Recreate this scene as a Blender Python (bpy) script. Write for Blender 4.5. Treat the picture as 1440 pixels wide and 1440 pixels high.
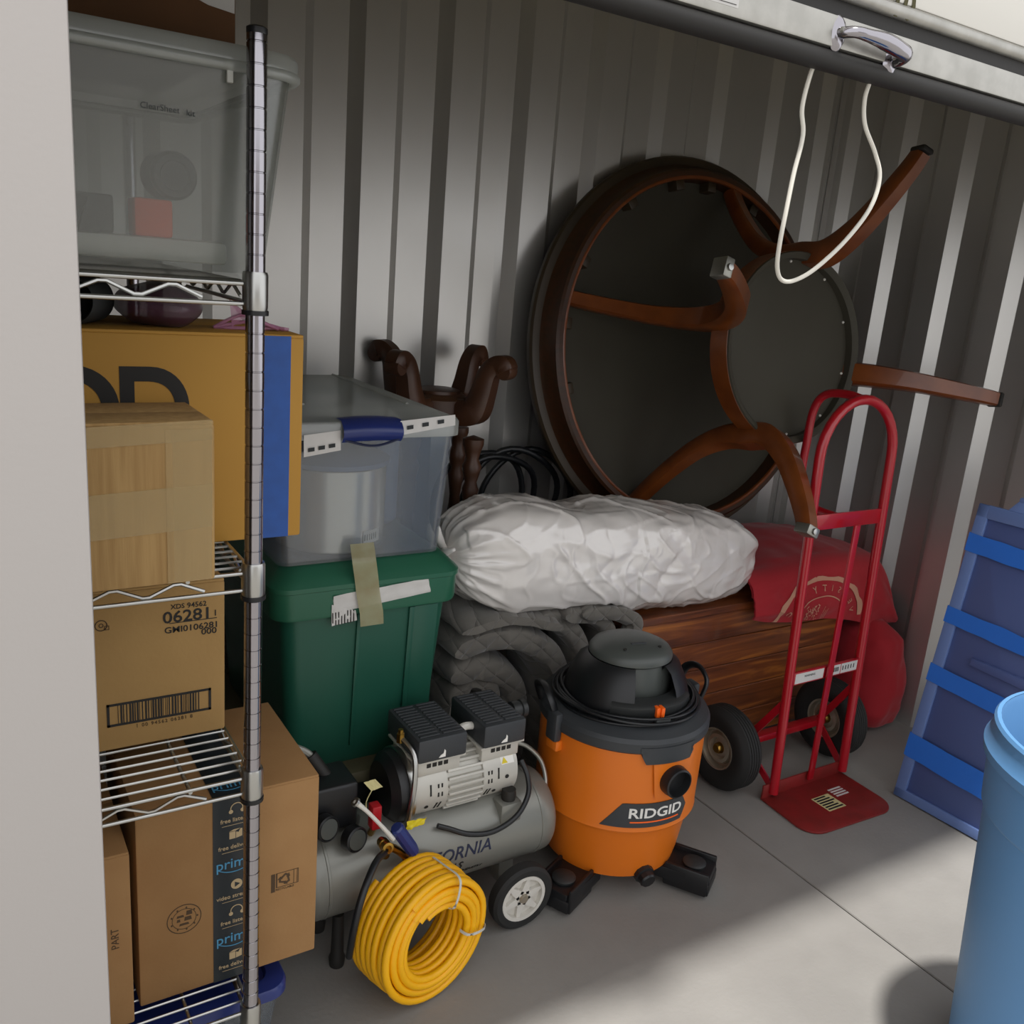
import bpy, bmesh, math, random
from mathutils import Vector, Matrix, noise
random.seed(7)
PI = math.pi
scene = bpy.context.scene
C = scene.collection
for o in list(bpy.data.objects):
    bpy.data.objects.remove(o)

# ---------------------------------------------------------------- camera
EYE = 1.5
FPX = 1276.5                      # focal length in pixels of the 1440 px frame
YAW, PITCH, ROLL = math.radians(32.849), math.radians(15.085), math.radians(-4.786)
_f = Vector((math.sin(YAW)*math.cos(PITCH), math.cos(YAW)*math.cos(PITCH), -math.sin(PITCH)))
_r0 = Vector((math.cos(YAW), -math.sin(YAW), 0))
_d0 = _f.cross(_r0)
_r = math.cos(ROLL)*_r0 + math.sin(ROLL)*_d0
_d = -math.sin(ROLL)*_r0 + math.cos(ROLL)*_d0
cd = bpy.data.cameras.new('camera')
cd.sensor_width = 36
cd.lens = 36*FPX/1440
cd.clip_start = .02
cam = bpy.data.objects.new('camera', cd)
C.objects.link(cam)
cam.matrix_world = Matrix(((_r.x, -_d.x, -_f.x, 0), (_r.y, -_d.y, -_f.y, 0), (_r.z, -_d.z, -_f.z, EYE), (0, 0, 0, 1)))
scene.camera = cam

def ray(x, y):
    return _r*((x-720)/FPX) + _d*((y-720)/FPX) + _f
def PX(x, y, X):
    q = ray(x, y); q = q*(X/q.x); q.z += EYE; return q
def PY(x, y, Y):
    q = ray(x, y); q = q*(Y/q.y); q.z += EYE; return q
def PZ(x, y, z=0.0):
    q = ray(x, y); q = q*((z-EYE)/q.z); q.z += EYE; return q

# ---------------------------------------------------------------- light
world = bpy.data.worlds.new('world'); scene.world = world
world.use_nodes = True
bgn = world.node_tree.nodes['Background']
bgn.inputs[0].default_value = (.97, .975, 1.0, 1)
bgn.inputs[1].default_value = 1.15
# high sun on the open door side, above and behind the camera
sd = bpy.data.lights.new('sun_offscreen', 'SUN'); sd.energy = 4.2; sd.angle = math.radians(3.5); sd.color = (1, .98, .95)
sun = bpy.data.objects.new('sun_offscreen', sd); C.objects.link(sun)
sun.rotation_euler = Vector((.03, .135, -1)).to_track_quat('-Z', 'Y').to_euler()
sun.location = (1, -2, 8)
vs = scene.view_settings
vs.view_transform = 'Standard'; vs.look = 'None'; vs.gamma = 1; vs.use_curve_mapping = False
vs.exposure = 0.2

# ---------------------------------------------------------------- materials
def lin(c):
    if isinstance(c, str):
        c = [int(c[i:i+2], 16)/255 for i in (0, 2, 4)]
    return [(v/12.92 if v <= .04045 else ((v+.055)/1.055)**2.4) for v in c]
MATS = {}
def mat(name, col, rough=.6, metal=0., var=.0, vscale=8., bump=0., bscale=60., spec=.5, coat=0., alpha=1., sheen=0., stretch=None, col2=None, detail=4.):
    """principled material; col is sRGB hex; var mixes towards col2 (or a darker tone) with noise"""
    m = bpy.data.materials.new(name); m.use_nodes = True
    nt = m.node_tree; N = nt.nodes; L = nt.links
    p = N['Principled BSDF']
    c = lin(col)
    p.inputs['Base Color'].default_value = (*c, 1)
    p.inputs['Roughness'].default_value = rough
    p.inputs['Metallic'].default_value = metal
    p.inputs['Specular IOR Level'].default_value = spec
    p.inputs['Coat Weight'].default_value = coat
    p.inputs['Sheen Weight'].default_value = sheen
    tc = N.new('ShaderNodeTexCoord'); mp = N.new('ShaderNodeMapping')
    L.new(tc.outputs['Object'], mp.inputs[0])
    if stretch: mp.inputs['Scale'].default_value = stretch
    if var > 0:
        n = N.new('ShaderNodeTexNoise'); n.inputs['Scale'].default_value = vscale; n.inputs['Detail'].default_value = detail
        L.new(mp.outputs[0], n.inputs[0])
        r = N.new('ShaderNodeMapRange'); r.inputs[1].default_value = .35; r.inputs[2].default_value = .65
        r.inputs[3].default_value = 0; r.inputs[4].default_value = var
        L.new(n.outputs[0], r.inputs[0])
        mx = N.new('ShaderNodeMix'); mx.data_type = 'RGBA'
        L.new(r.outputs[0], mx.inputs[0])
        mx.inputs[6].default_value = (*c, 1)
        c2 = lin(col2) if col2 else [v*.5 for v in c]
        mx.inputs[7].default_value = (*c2, 1)
        L.new(mx.outputs[2], p.inputs['Base Color'])
    if bump > 0:
        n = N.new('ShaderNodeTexNoise'); n.inputs['Scale'].default_value = bscale; n.inputs['Detail'].default_value = 5
        L.new(mp.outputs[0], n.inputs[0])
        b = N.new('ShaderNodeBump'); b.inputs['Strength'].default_value = bump; b.inputs['Distance'].default_value = .004
        L.new(n.outputs[0], b.inputs['Height']); L.new(b.outputs[0], p.inputs['Normal'])
    if alpha < 1: p.inputs['Alpha'].default_value = alpha
    MATS[name] = m
    return m

def clear_mat(name, col, through, rough=.2, gloss=.08):
    """hazy translucent plastic: part straight through, part milky scatter"""
    m = bpy.data.materials.new(name); m.use_nodes = True
    nt = m.node_tree; N = nt.nodes; L = nt.links
    for n in list(N):
        if n.type == 'BSDF_PRINCIPLED': N.remove(n)
    out = N['Material Output']
    c = lin(col)
    tr = N.new('ShaderNodeBsdfTransparent'); tr.inputs[0].default_value = (.93, .95, .95, 1)
    df = N.new('ShaderNodeBsdfDiffuse'); df.inputs[0].default_value = (*c, 1)
    tl = N.new('ShaderNodeBsdfTranslucent'); tl.inputs[0].default_value = (*c, 1)
    m1 = N.new('ShaderNodeMixShader'); m1.inputs[0].default_value = .4
    L.new(df.outputs[0], m1.inputs[1]); L.new(tl.outputs[0], m1.inputs[2])
    m2 = N.new('ShaderNodeMixShader'); m2.inputs[0].default_value = through
    L.new(m1.outputs[0], m2.inputs[1]); L.new(tr.outputs[0], m2.inputs[2])
    gl = N.new('ShaderNodeBsdfGlossy'); gl.inputs['Roughness'].default_value = rough
    m3 = N.new('ShaderNodeMixShader'); m3.inputs[0].default_value = gloss
    L.new(m2.outputs[0], m3.inputs[1]); L.new(gl.outputs[0], m3.inputs[2])
    L.new(m3.outputs[0], out.inputs[0])
    MATS[name] = m
    return m

mat('concrete', '827f7a', .75, var=.4, vscale=3.5, bump=.25, bscale=90, col2='9b9892', detail=9)
mat('corrugated', 'cbc9c5', .36, .75, bump=.04, bscale=14, var=.25, vscale=5, col2='bcbbb7')
mat('ceilingmat', 'b8ab7c', .8)
mat('white_paint', 'aca7a3', .55, bump=.03, bscale=200)
mat('door_white', 'dedbd2', .5)
mat('aluminium', 'b9b7b0', .38, .75, var=.4, vscale=25, col2='8f8d86', bump=.05, bscale=80)
mat('rubber', '211f1c', .6, bump=.1, bscale=40)
mat('chrome', 'a9a6ab', .14, 1.)
mat('steel', 'b8b8b4', .28, 1.)
mat('zinc', '9d9c94', .4, .9)
mat('cardboard', '9a7448', .85, var=.35, vscale=14, col2='8a6238', bump=.08, bscale=180)
mat('cardboard_light', 'a5834f', .85, var=.35, vscale=9, col2='957343', bump=.08, bscale=150)
mat('cardboard_corr', 'a88755', .85, var=.6, vscale=10, stretch=(9, 9, .5), col2='8a683a', bump=.12, bscale=40)
mat('cardboard_dark', '5e3d1e', .85, var=.3, vscale=12)
mat('orange_card', 'b0822f', .7, var=.3, vscale=6, col2='a2742a')
mat('ink', '1d1b18', .7)
mat('ink_brown', '4a3722', .8)
mat('ink_olive', '4a4520', .7)
mat('blue_tape', '1b4f9c', .5, var=.3, vscale=40)
mat('black_tape', '20262a', .35)
mat('prime_blue', '4a8fb5', .5)
mat('print_tan', 'b9a27c', .6)
mat('packing_tape', 'c2a877', .15, alpha=.35)
mat('cloudy_tape', '9d9b78', .2, alpha=.8, var=.3, vscale=30, col2='8a6a38')
mat('paper', 'cfcdc9', .6, var=.15, vscale=30)
mat('white_plastic', 'd8d5cc', .35)
mat('green_tote', '1f5544', .38, var=.25, vscale=4, col2='1a4a3c', bump=.04, bscale=120)
mat('green_lid', '265f48', .35, bump=.03, bscale=120)
clear_mat('clear_tote', '9a9b92', .72)
clear_mat('clear_bin', '9ea5b0', .80)
clear_mat('clear_lid', 'c9ccc6', .45)
mat('milky', 'c8c8c0', .4)
mat('navy', '22306e', .3)
mat('navy_dark', '18213f', .4)
mat('dark_plastic', '2b2d2d', .45, bump=.05, bscale=200)
mat('black_plastic', '17181a', .4)
mat('charcoal', '34373a', .5, bump=.08, bscale=300)
mat('grey_plastic', '4b4f4c', .4)
mat('vac_orange', 'e07418', .38, bump=.03, bscale=200)
mat('bright_orange', 'ff6a18', .4)
mat('white_print', 'e8e6e0', .5)
mat('tank_grey', '86867f', .33, .35, bump=.02, bscale=60)
mat('motor_grey', 'c4c1b8', .38, .25)
mat('brass', 'a5813c', .3, 1.)
mat('red_plastic', 'b01822', .4)
mat('yellow_hose', 'f2b200', .42, bump=.03, bscale=100)
mat('yellow_print', 'd8c31a', .5)
mat('tag_cream', 'c9c08a', .6)
mat('white_wheel', 'cfcbc2', .5)
mat('tire', '1f1f1e', .75, bump=.15, bscale=90)
mat('hub_steel', 'b5aa98', .35, .7)
mat('truck_red', 'a8101f', .28, coat=.4)
mat('truck_red_worn', '86201f', .5, var=.4, vscale=20, col2='5d2218')
mat('bag_red', 'a30f1e', .8, bump=.15, bscale=50, sheen=.15)
mat('bag_print', 'c48f76', .8)
mat('mahogany', '33200f', .42, var=.5, vscale=10, stretch=(1, 6, 6), col2='4a2510')
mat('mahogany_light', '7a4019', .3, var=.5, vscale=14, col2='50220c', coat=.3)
mat('table_dark', '2c2419', .45, var=.5, vscale=3, col2='4a3a24')
mat('under_table', '3e3b30', .7, var=.5, vscale=4, col2='332d22')
mat('walnut', '3c2417', .4, var=.4, vscale=12, col2='5a3822')
mat('blanket', '5d5a55', .95, bump=.3, bscale=120, sheen=.3)
mat('blanket_edge', '45423e', .95, bump=.3, bscale=120)
mat('board_blue', '6880b4', .4, bump=.04, bscale=150)
mat('board_panel', '505f90', .42, bump=.05, bscale=150)
mat('board_tape', '2a70d2', .45, bump=.25, bscale=50)
mat('can_blue', '5e8fbf', .45, bump=.05, bscale=100)
mat('rope_white', 'd8d4c8', .7)
mat('grey_fabric', '2c2e2e', .7)
mat('plum_film', '5b3a4c', .3, alpha=.75)
mat('pink_film', 'c080a0', .3, alpha=.6)
mat('orange_soft', 'ff5a26', .6)
mat('slate', '1c2123', .6)
mat('pot_steel', 'dedad5', .22, .8)
mat('storage_blue', '55688a', .5)
mat('olive_bin', '55503a', .6)
mat('cable_black', '16181b', .4)

def bagplastic():
    m = bpy.data.materials.new('white_bag'); m.use_nodes = True
    nt = m.node_tree; N = nt.nodes; L = nt.links; p = N['Principled BSDF']
    p.inputs['Base Color'].default_value = (*lin('e6e1dc'), 1); p.inputs['Roughness'].default_value = .3; p.inputs['Coat Weight'].default_value = 1.0; p.inputs['Coat IOR'].default_value = 1.7; p.inputs['Coat Roughness'].default_value = .13
    tc = N.new('ShaderNodeTexCoord'); mp = N.new('ShaderNodeMapping'); mp.inputs['Rotation'].default_value = (0, .5, 0); mp.inputs['Scale'].default_value = (1.6, 2.0, 2.0)
    L.new(tc.outputs['Object'], mp.inputs[0])
    n = N.new('ShaderNodeTexNoise'); n.noise_type = 'RIDGED_MULTIFRACTAL'; n.inputs['Scale'].default_value = 4.5; n.inputs['Detail'].default_value = 4; n.inputs['Distortion'].default_value = 1.4
    L.new(mp.outputs[0], n.inputs[0])
    b = N.new('ShaderNodeBump'); b.inputs['Strength'].default_value = .22; b.inputs['Distance'].default_value = .010
    L.new(n.outputs[0], b.inputs['Height']); L.new(b.outputs[0], p.inputs['Normal']); L.new(b.outputs[0], p.inputs['Coat Normal'])
    MATS['white_bag'] = m
bagplastic()
def cedar():
    m = bpy.data.materials.new('cedar'); m.use_nodes = True
    nt = m.node_tree; N = nt.nodes; L = nt.links; p = N['Principled BSDF']
    tc = N.new('ShaderNodeTexCoord'); mp = N.new('ShaderNodeMapping'); mp.inputs['Scale'].default_value = (1.2, 6, 14)
    oi = N.new('ShaderNodeObjectInfo')
    ad = N.new('ShaderNodeVectorMath'); ad.operation = 'ADD'
    L.new(tc.outputs['Object'], mp.inputs[0]); L.new(mp.outputs[0], ad.inputs[0]); L.new(oi.outputs['Random'], ad.inputs[1])
    n = N.new('ShaderNodeTexNoise'); n.inputs['Scale'].default_value = 2.2; n.inputs['Detail'].default_value = 6; n.inputs['Distortion'].default_value = .8
    L.new(ad.outputs[0], n.inputs[0])
    cr = N.new('ShaderNodeValToRGB'); e = cr.color_ramp.elements
    e[0].position = .3; e[0].color = (*lin('4a2413'), 1); e[1].position = .75; e[1].color = (*lin('b06a2c'), 1)
    k = e.new(.52); k.color = (*lin('77401f'), 1)
    L.new(n.outputs[0], cr.inputs[0]); L.new(cr.outputs[0], p.inputs['Base Color'])
    p.inputs['Roughness'].default_value = .4; p.inputs['Coat Weight'].default_value = .2
    MATS['cedar'] = m
cedar()

# ---------------------------------------------------------------- builders
class B:
    """collects shapes into one bmesh; M is applied to what is added"""
    def __init__(s, M=None):
        s.bm = bmesh.new(); s.M = M or Matrix()
    def _v(s, p):
        return s.bm.verts.new(s.M @ Vector(p))
    def box(s, a, b, bev=0, seg=2, rot=None):
        a = Vector(a); b = Vector(b)
        lo = Vector(map(min, a, b)); hi = Vector(map(max, a, b))
        t = bmesh.new(); bmesh.ops.create_cube(t, size=1)
        S = Matrix.Diagonal((*(hi-lo), 1)); T = Matrix.Translation((lo+hi)/2)
        bmesh.ops.transform(t, matrix=T @ (rot or Matrix()) @ S, verts=t.verts)
        if bev: bmesh.ops.bevel(t, geom=t.edges[:], offset=bev, segments=seg, affect='EDGES', profile=.5)
        return s.merge(t)
    def merge(s, t, M=None):
        mm = s.M @ (M or Matrix())
        vm = {v: s.bm.verts.new(mm @ v.co) for v in t.verts}
        for f in t.faces:
            try: s.bm.faces.new([vm[v] for v in f.verts])
            except ValueError: pass
        t.free(); return s
    def grid(s, fn, nu, nv, cu=False, cv=False, cap=False):
        vs_ = [[s._v(fn(i/(nu if cu else nu-1), j/(nv if cv else nv-1))) for j in range(nv)] for i in range(nu)]
        for i in range(nu if cu else nu-1):
            for j in range(nv if cv else nv-1):
                try: s.bm.faces.new((vs_[i][j], vs_[(i+1) % nu][j], vs_[(i+1) % nu][(j+1) % nv], vs_[i][(j+1) % nv]))
                except ValueError: pass
        if cap:
            for row in (vs_[0], vs_[-1]):
                try: s.bm.faces.new(row)
                except ValueError: pass
        return s
    def tube(s, pts, r, n=8, closed=False, caps=True, smooth=0, sec=None, up=None):
        """sweep a circle (or the 2D section sec) along pts; r may be a list"""
        P = [Vector(p) for p in pts]
        rr = list(r) if isinstance(r, (list, tuple)) else [r]*len(P)
        if smooth:
            Q, RR = [], []
            m = len(P)
            rng = range(m) if closed else range(m-1)
            for i in rng:
                g = lambda k: P[k % m] if closed else P[max(0, min(m-1, k))]
                p0, p1, p2, p3 = g(i-1), g(i), g(i+1), g(i+2)
                for q in range(smooth):
                    t = q/smooth
                    Q.append(.5*((2*p1)+(-p0+p2)*t+(2*p0-5*p1+4*p2-p3)*t*t+(-p0+3*p1-3*p2+p3)*t**3))
                    RR.append(rr[i]*(1-t)+rr[(i+1) % m]*t)
            if not closed: Q.append(P[-1]); RR.append(rr[-1])
            P, rr = Q, RR
        m = len(P)
        rings = []
        nprev = None
        for i in range(m):
            if closed: t = P[(i+1) % m]-P[i-1]
            else: t = P[min(i+1, m-1)]-P[max(i-1, 0)]
            t.normalize()
            if up is not None:
                a = Vector(up) - t*t.dot(Vector(up)); a.normalize()
            elif nprev is None:
                a = t.orthogonal().normalized()
            else:
                a = (nprev - t*t.dot(nprev)); a.normalize()
            nprev = a
            b = t.cross(a)
            if sec: rings.append([s._v(P[i]+(a*x+b*y)*rr[i]) for x, y in sec])
            else: rings.append([s._v(P[i]+(a*math.cos(2*PI*k/n)+b*math.sin(2*PI*k/n))*rr[i]) for k in range(n)])
        n = len(rings[0])
        for i in range(m if closed else m-1):
            A, D = rings[i], rings[(i+1) % m]
            for k in range(n):
                s.bm.faces.new((A[k], A[(k+1) % n], D[(k+1) % n], D[k]))
        if not closed and caps:
            s.bm.faces.new(rings[0]); s.bm.faces.new(rings[-1][::-1])
        return s
    def lathe(s, prof, n=32, M=None, a0=0, a1=2*PI):
        """revolve (r,z) profile about z"""
        Mo = s.M
        if M is not None: s.M = s.M @ M
        full = abs(a1-a0-2*PI) < 1e-6
        m = n if full else n+1
        rows = []
        for r, z in prof:
            if r < 1e-6: rows.append([s._v((0, 0, z))]*m)
            else: rows.append([s._v((r*math.cos(a0+(a1-a0)*k/n), r*math.sin(a0+(a1-a0)*k/n), z)) for k in range(m)])
        for A, D in zip(rows, rows[1:]):
            for k in range(n):
                q = [A[k], A[(k+1) % m], D[(k+1) % m], D[k]]
                u = []
                for v in q:
                    if v not in u: u.append(v)
                if len(u) > 2:
                    try: s.bm.faces.new(u)
                    except ValueError: pass
        s.M = Mo
        return s
    def prism(s, poly, z0, z1, M=None, bev=0, fn=None):
        """extrude a 2D polygon (x,y) from z0 to z1"""
        t = bmesh.new()
        lo = [t.verts.new((x, y, z0)) for x, y in poly]; hi = [t.verts.new((x, y, z1)) for x, y in poly]
        k = len(poly)
        t.faces.new(lo[::-1]); t.faces.new(hi)
        for i in range(k): t.faces.new((lo[i], lo[(i+1) % k], hi[(i+1) % k], hi[i]))
        if bev:
            es = [e for e in t.edges if abs(e.verts[0].co.z-e.verts[1].co.z) < 1e-9]
            bmesh.ops.bevel(t, geom=es, offset=bev, segments=2, affect='EDGES', profile=.5)
        if fn:
            for v in t.verts: v.co = fn(v.co)
        return s.merge(t, M)
    def ball(s, c, r, nu=16, nv=10):
        r = Vector(r) if not isinstance(r, (int, float)) else Vector((r, r, r))
        c = Vector(c)
        prof = [(math.sin(PI*i/nv), -math.cos(PI*i/nv)) for i in range(nv+1)]
        return s.lathe([(max(a, 0), b) for a, b in prof], nu, Matrix.Translation(c) @ Matrix.Diagonal((*r, 1)))
    def build(s, name, m, parent=None, smooth=35, local=False):
        bmesh.ops.remove_doubles(s.bm, verts=s.bm.verts, dist=1e-6)
        bmesh.ops.recalc_face_normals(s.bm, faces=s.bm.faces)
        me = bpy.data.meshes.new(name); s.bm.to_mesh(me); s.bm.free()
        return put(name, me, m, parent, smooth, local)

ROOTM = {}
def put(name, me, m, parent=None, smooth=35, local=False):
    if smooth:
        me.shade_smooth(); me.set_sharp_from_angle(angle=math.radians(smooth))
    me.materials.append(MATS[m] if isinstance(m, str) else m)
    o = bpy.data.objects.new(name, me); C.objects.link(o)
    if parent is not None:
        o.parent = parent
        R = ROOTM.get(parent.name, Matrix())
        ROOTM[o.name] = R
        if not local: me.transform(R.inverted())
    return o
def thing(name, label, cat, loc=(0, 0, 0), rz=0, group=None, M=None):
    o = bpy.data.objects.new(name, None); C.objects.link(o)
    o.empty_display_size = .05
    W = M or (Matrix.Translation(loc) @ Matrix.Rotation(rz, 4, 'Z'))
    o.matrix_world = W; ROOTM[o.name] = W.copy()
    o['label'] = label; o['category'] = cat
    if group: o['group'] = group
    return o
def tag(o, label, cat, group=None):
    o['label'] = label; o['category'] = cat
    if group: o['group'] = group
    return o
def struct(o):
    o['kind'] = 'structure'; return o
def recentre(o, p):
    """move a one-mesh thing's origin to p (world)"""
    o.data.transform(Matrix.Translation(-Vector(p))); o.location = p
    ROOTM[o.name] = Matrix.Translation(p); return o
def share(name, src, parent, M):
    """a repeat of a part that shares its mesh"""
    o = bpy.data.objects.new(name, src.data); C.objects.link(o); o.parent = parent
    o.matrix_local = M; ROOTM[o.name] = ROOTM.get(parent.name, Matrix()); return o

def frame(o, ex, ey, ez=None):
    ex = Vector(ex).normalized(); ey = Vector(ey); ey = (ey-ex*ex.dot(ey)).normalized(); ez = ex.cross(ey)
    return Matrix(((ex.x, ey.x, ez.x, o[0]), (ex.y, ey.y, ez.y, o[1]), (ex.z, ey.z, ez.z, o[2]), (0, 0, 0, 1)))
def FRONT(x, y, z):
    """text plane facing -Y (towards the door)"""
    return frame((x, y, z), (1, 0, 0), (0, 0, 1))

def text_mesh(s, size, bold=0., ext=.0004, align='CENTER', shear=0, spacing=1., res=3):
    cu = bpy.data.curves.new('lettering', 'FONT'); cu.body = s; cu.size = size; cu.align_x = align; cu.align_y = 'CENTER'
    cu.extrude = ext; cu.offset = bold*size; cu.shear = shear; cu.space_character = spacing; cu.resolution_u = 10 if size > .1 else res
    o = bpy.data.objects.new('lettering', cu); C.objects.link(o)
    dg = bpy.context.evaluated_depsgraph_get(); dg.update()
    me = bpy.data.meshes.new_from_object(o.evaluated_get(dg))
    bpy.data.objects.remove(o); bpy.data.curves.remove(cu)
    return me
def text(s, size, M, m, parent, name='lettering', fn=None, sx=1., local=False, **k):
    me = text_mesh(s, size, **k)
    if sx != 1: me.transform(Matrix.Diagonal((sx, 1, 1, 1)))
    if fn:
        t = bmesh.new(); t.from_mesh(me)
        bmesh.ops.triangulate(t, faces=t.faces)
        for v in t.verts: v.co = fn(v.co)
        t.to_mesh(me); t.free()
    if M is not None: me.transform(M)
    me.materials.clear()
    return put(name, me, m, parent, 0, local)
def arc(cx, cy, r, a0, a1, n=16):
    return [(cx+r*math.cos(a0+(a1-a0)*i/n), cy+r*math.sin(a0+(a1-a0)*i/n)) for i in range(n+1)]
def rrect(x0, y0, x1, y1, r, n=5):
    return (arc(x1-r, y1-r, r, 0, PI/2, n)+arc(x0+r, y1-r, r, PI/2, PI, n)+arc(x0+r, y0+r, r, PI, 1.5*PI, n)+arc(x1-r, y0+r, r, 1.5*PI, 2*PI, n))
# ================================================================= the setting
XR, YB, ZC = 2.95, 2.52, 2.7         # right wall, back wall, ceiling
fl = B().box((-6, -17, -.08), (8, 2.75, -.01)).build('floor', 'concrete'); struct(fl)
ROOTM[fl.name] = Matrix()
for a, b in ((-6, -1.152), (-1.148, 1.848), (1.852, 4.848), (4.852, 8)):
    for c, d in ((-17, -3.002), (-2.998, 2.75)):
        B().box((a, c, -.03), (b, d, 0), .0025, 1).build('slab', 'concrete', fl)

H_R, RUN = .034, .034                # rib height and slope run
def sheet_profile(s0, s1, per, phase):
    """(s, height) points of one corrugated sheet from s0 to s1; rises, crest, falls, valley"""
    flat = per/2-RUN
    pts = []
    k = math.floor((s0-phase)/per)-1
    while True:
        b = phase+k*per
        for ds, h in ((0, 0), (RUN, H_R), (RUN+flat, H_R), (2*RUN+flat, 0)):
            pts.append((b+ds, h))
        if b > s1+per: break
        k += 1
    def hh(s):
        for (a, x), (c, y) in zip(pts, pts[1:]):
            if a <= s <= c: return x+(y-x)*(s-a)/(c-a) if c > a else x
        return 0
    q = [(s0, hh(s0))]+[p for p in pts if s0 < p[0] < s1]+[(s1, hh(s1))]
    return q
def corr_wall(name, fn, s0, s1, per, phase, seam, nper, z1, backing):
    w = B().box(*backing).build(name, 'corrugated', None, 0); struct(w); ROOTM[w.name] = Matrix()
    step = per*nper
    k = math.ceil((s0-seam)/step)
    cuts = [s0]
    while seam+k*step < s1-.02:
        if seam+k*step > s0+.02: cuts.append(seam+k*step)
        k += 1
    cuts.append(s1)
    for i, (a, b) in enumerate(zip(cuts, cuts[1:])):
        e = b+.022 if i < len(cuts)-2 else b        # each sheet laps over the next one
        q = sheet_profile(a, e, per, phase)
        off = .004
        front = [(s, h+off+(.0035 if (i < len(cuts)-2 and s > b-.02) else 0)) for s, h in q]
        back = [(s, h-.0012) for s, h in front[::-1]]
        bb = B()
        ring = front+back
        lo = [bb._v(fn(s, h, 0.0)) for s, h in ring]; hi = [bb._v(fn(s, h, z1)) for s, h in ring]
        m = len(ring)
        for j in range(m): bb.bm.faces.new((lo[j], lo[(j+1) % m], hi[(j+1) % m], hi[j]))
        bb.build('panel', 'corrugated', w, 12)
    return w
corr_wall('wall_back', lambda s, h, z: (s, YB-h, z), -.4, XR-.001, .262, .985, 1.457, 3, ZC, ((-.45, YB, 0), (XR+.05, YB+.04, ZC)))
corr_wall('wall_right', lambda s, h, z: (XR-h, s, z), .955, YB-.036, .24, 2.168-.24*2, 1.775, 3, ZC, ((XR, .9, 0), (XR+.04, YB, ZC)))
corr_wall('wall_left', lambda s, h, z: (-.4+h, s, z), .955, YB-.036, .24, 1.0, 1.6, 3, ZC, ((-.44, .9, 0), (-.4, YB, ZC)))
struct(B().box((-.45, .9, ZC), (XR+.05, YB+.04, ZC+.05)).build('ceiling', 'ceilingmat'))
# corner flashing in the far right corner
struct(B().box((XR-.045, YB-.045, 0), (XR-.038, YB, ZC)).box((XR-.075, YB-.042, 0), (XR-.07, YB, ZC)).build('trim_1', 'corrugated'))
struct(B().box((XR-.068, YB-.046, 0), (XR-.046, YB-.02, ZC)).build('trim_2', 'corrugated'))
# the front: piers, header
struct(B().box((-3, .9, 0), (.11, .95, 3.2), .004, 2).build('wall_front', 'white_paint'))
struct(B().box((XR-.02, .9, 0), (6, .95, 3.2), .004, 2).build('wall_front_right', 'white_paint'))
struct(B().box((.11, .9, 2.25), (XR-.02, .95, 3.2)).build('wall_header', 'white_paint'))
struct(B().box((-6, -16.2, 0), (8, -16, 3.0)).build('wall_opposite', 'white_paint'))
# roll-up door, its lower edge at about 1.8 m
YD = .97
zb = 1.5+.3131*YD; z_al = 1.5+.341*YD; z_bar = 1.5+.383*YD; z_gr = 1.5+.4028*YD
door = B().box((.08, YD+.004, z_gr+.02), (XR-.02, YD+.03, 2.5)).build('door_1', 'door_white'); struct(door); ROOTM[door.name] = Matrix()
for i in range(3):
    z0 = z_gr+.022+i*.2
    B().box((.08, YD-.004, z0), (XR-.02, YD+.006, z0+.196), .003, 2).build('door_slat', 'door_white', door)
B().tube([(.08, YD, z_gr+.012), (XR-.02, YD, z_gr+.012)], .010, 12).build('curl_edge', 'aluminium', door)
B().box((.08, YD+.004, z_bar), (XR-.02, YD+.022, z_gr+.006)).build('groove_strip', 'rubber', door)
B().box((.08, YD-.006, z_al), (XR-.02, YD+.03, z_bar), .003, 2).build('bottom_bar', 'aluminium', door)
B().lathe([(0, 0), (.019, 0), (.021, XR-.1), (0, XR-.1)], 16, frame((.08, YD+.01, (zb+z_al)/2), (0, 1, 0), (0, 0, 1)) @ Matrix.Diagonal((1, (z_al-zb)/2/.019, 1, 1))).build('bottom_seal', 'rubber', door)
hA = PY(1184, 47, YD-.01); hB = PY(1258, 76, YD-.01)
hd = B().tube([hA+Vector((-.004, .004, 0)), hA+Vector((.006, -.018, 0)), hA*.75+hB*.25+Vector((0, -.024, 0)), hA*.5+hB*.5+Vector((0, -.026, 0)), hA*.25+hB*.75+Vector((0, -.025, -.002)), hB+Vector((0, -.018, -.004)), hB+Vector((.003, .004, -.012))],
              [.008, .0075, .0085, .0115, .012, .011, .008], 12, smooth=6).build('lift_handle', 'chrome', door)
for p in (hA+Vector((-.002, 0, 0)), hB+Vector((0, 0, -.008))):
    B().lathe([(0, -.005), (.02, -.005), (.021, -.002), (.016, .003), (.009, .005), (0, .005)], 20, frame(p+Vector((0, .004, 0)), (1, 0, 0), (0, 0, 1)) @ Matrix.Diagonal((.72, 1.15, 1, 1))).build('handle_plate', 'chrome', hd)
    B().lathe([(0, .004), (.005, .004), (.004, .008), (0, .008)], 10, frame(p+Vector((-.004, -.001, .002)), (1, 0, 0), (0, 0, 1))).build('screw', 'zinc', hd)
n1 = PY(1273, -6, YD-.005)
text('10', .055, FRONT(n1.x, YD-.0048, n1.z-.012), 'ink_olive', door, 'door_number', bold=.02)
a = PY(1038, 12, YD-.0065); 
stk = B().box((a.x-.17, YD-.0066, a.z), (a.x, YD-.006, min(a.z+.05, z_bar-.001))).build('sticker', 'paper', door)
for k in range(4):
    B().box((a.x-.165+k*.04, YD-.0072, a.z+.003), (a.x-.1645+k*.04, YD-.0066, z_bar-.002)).build('sticker_line', 'ink', stk)
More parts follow.
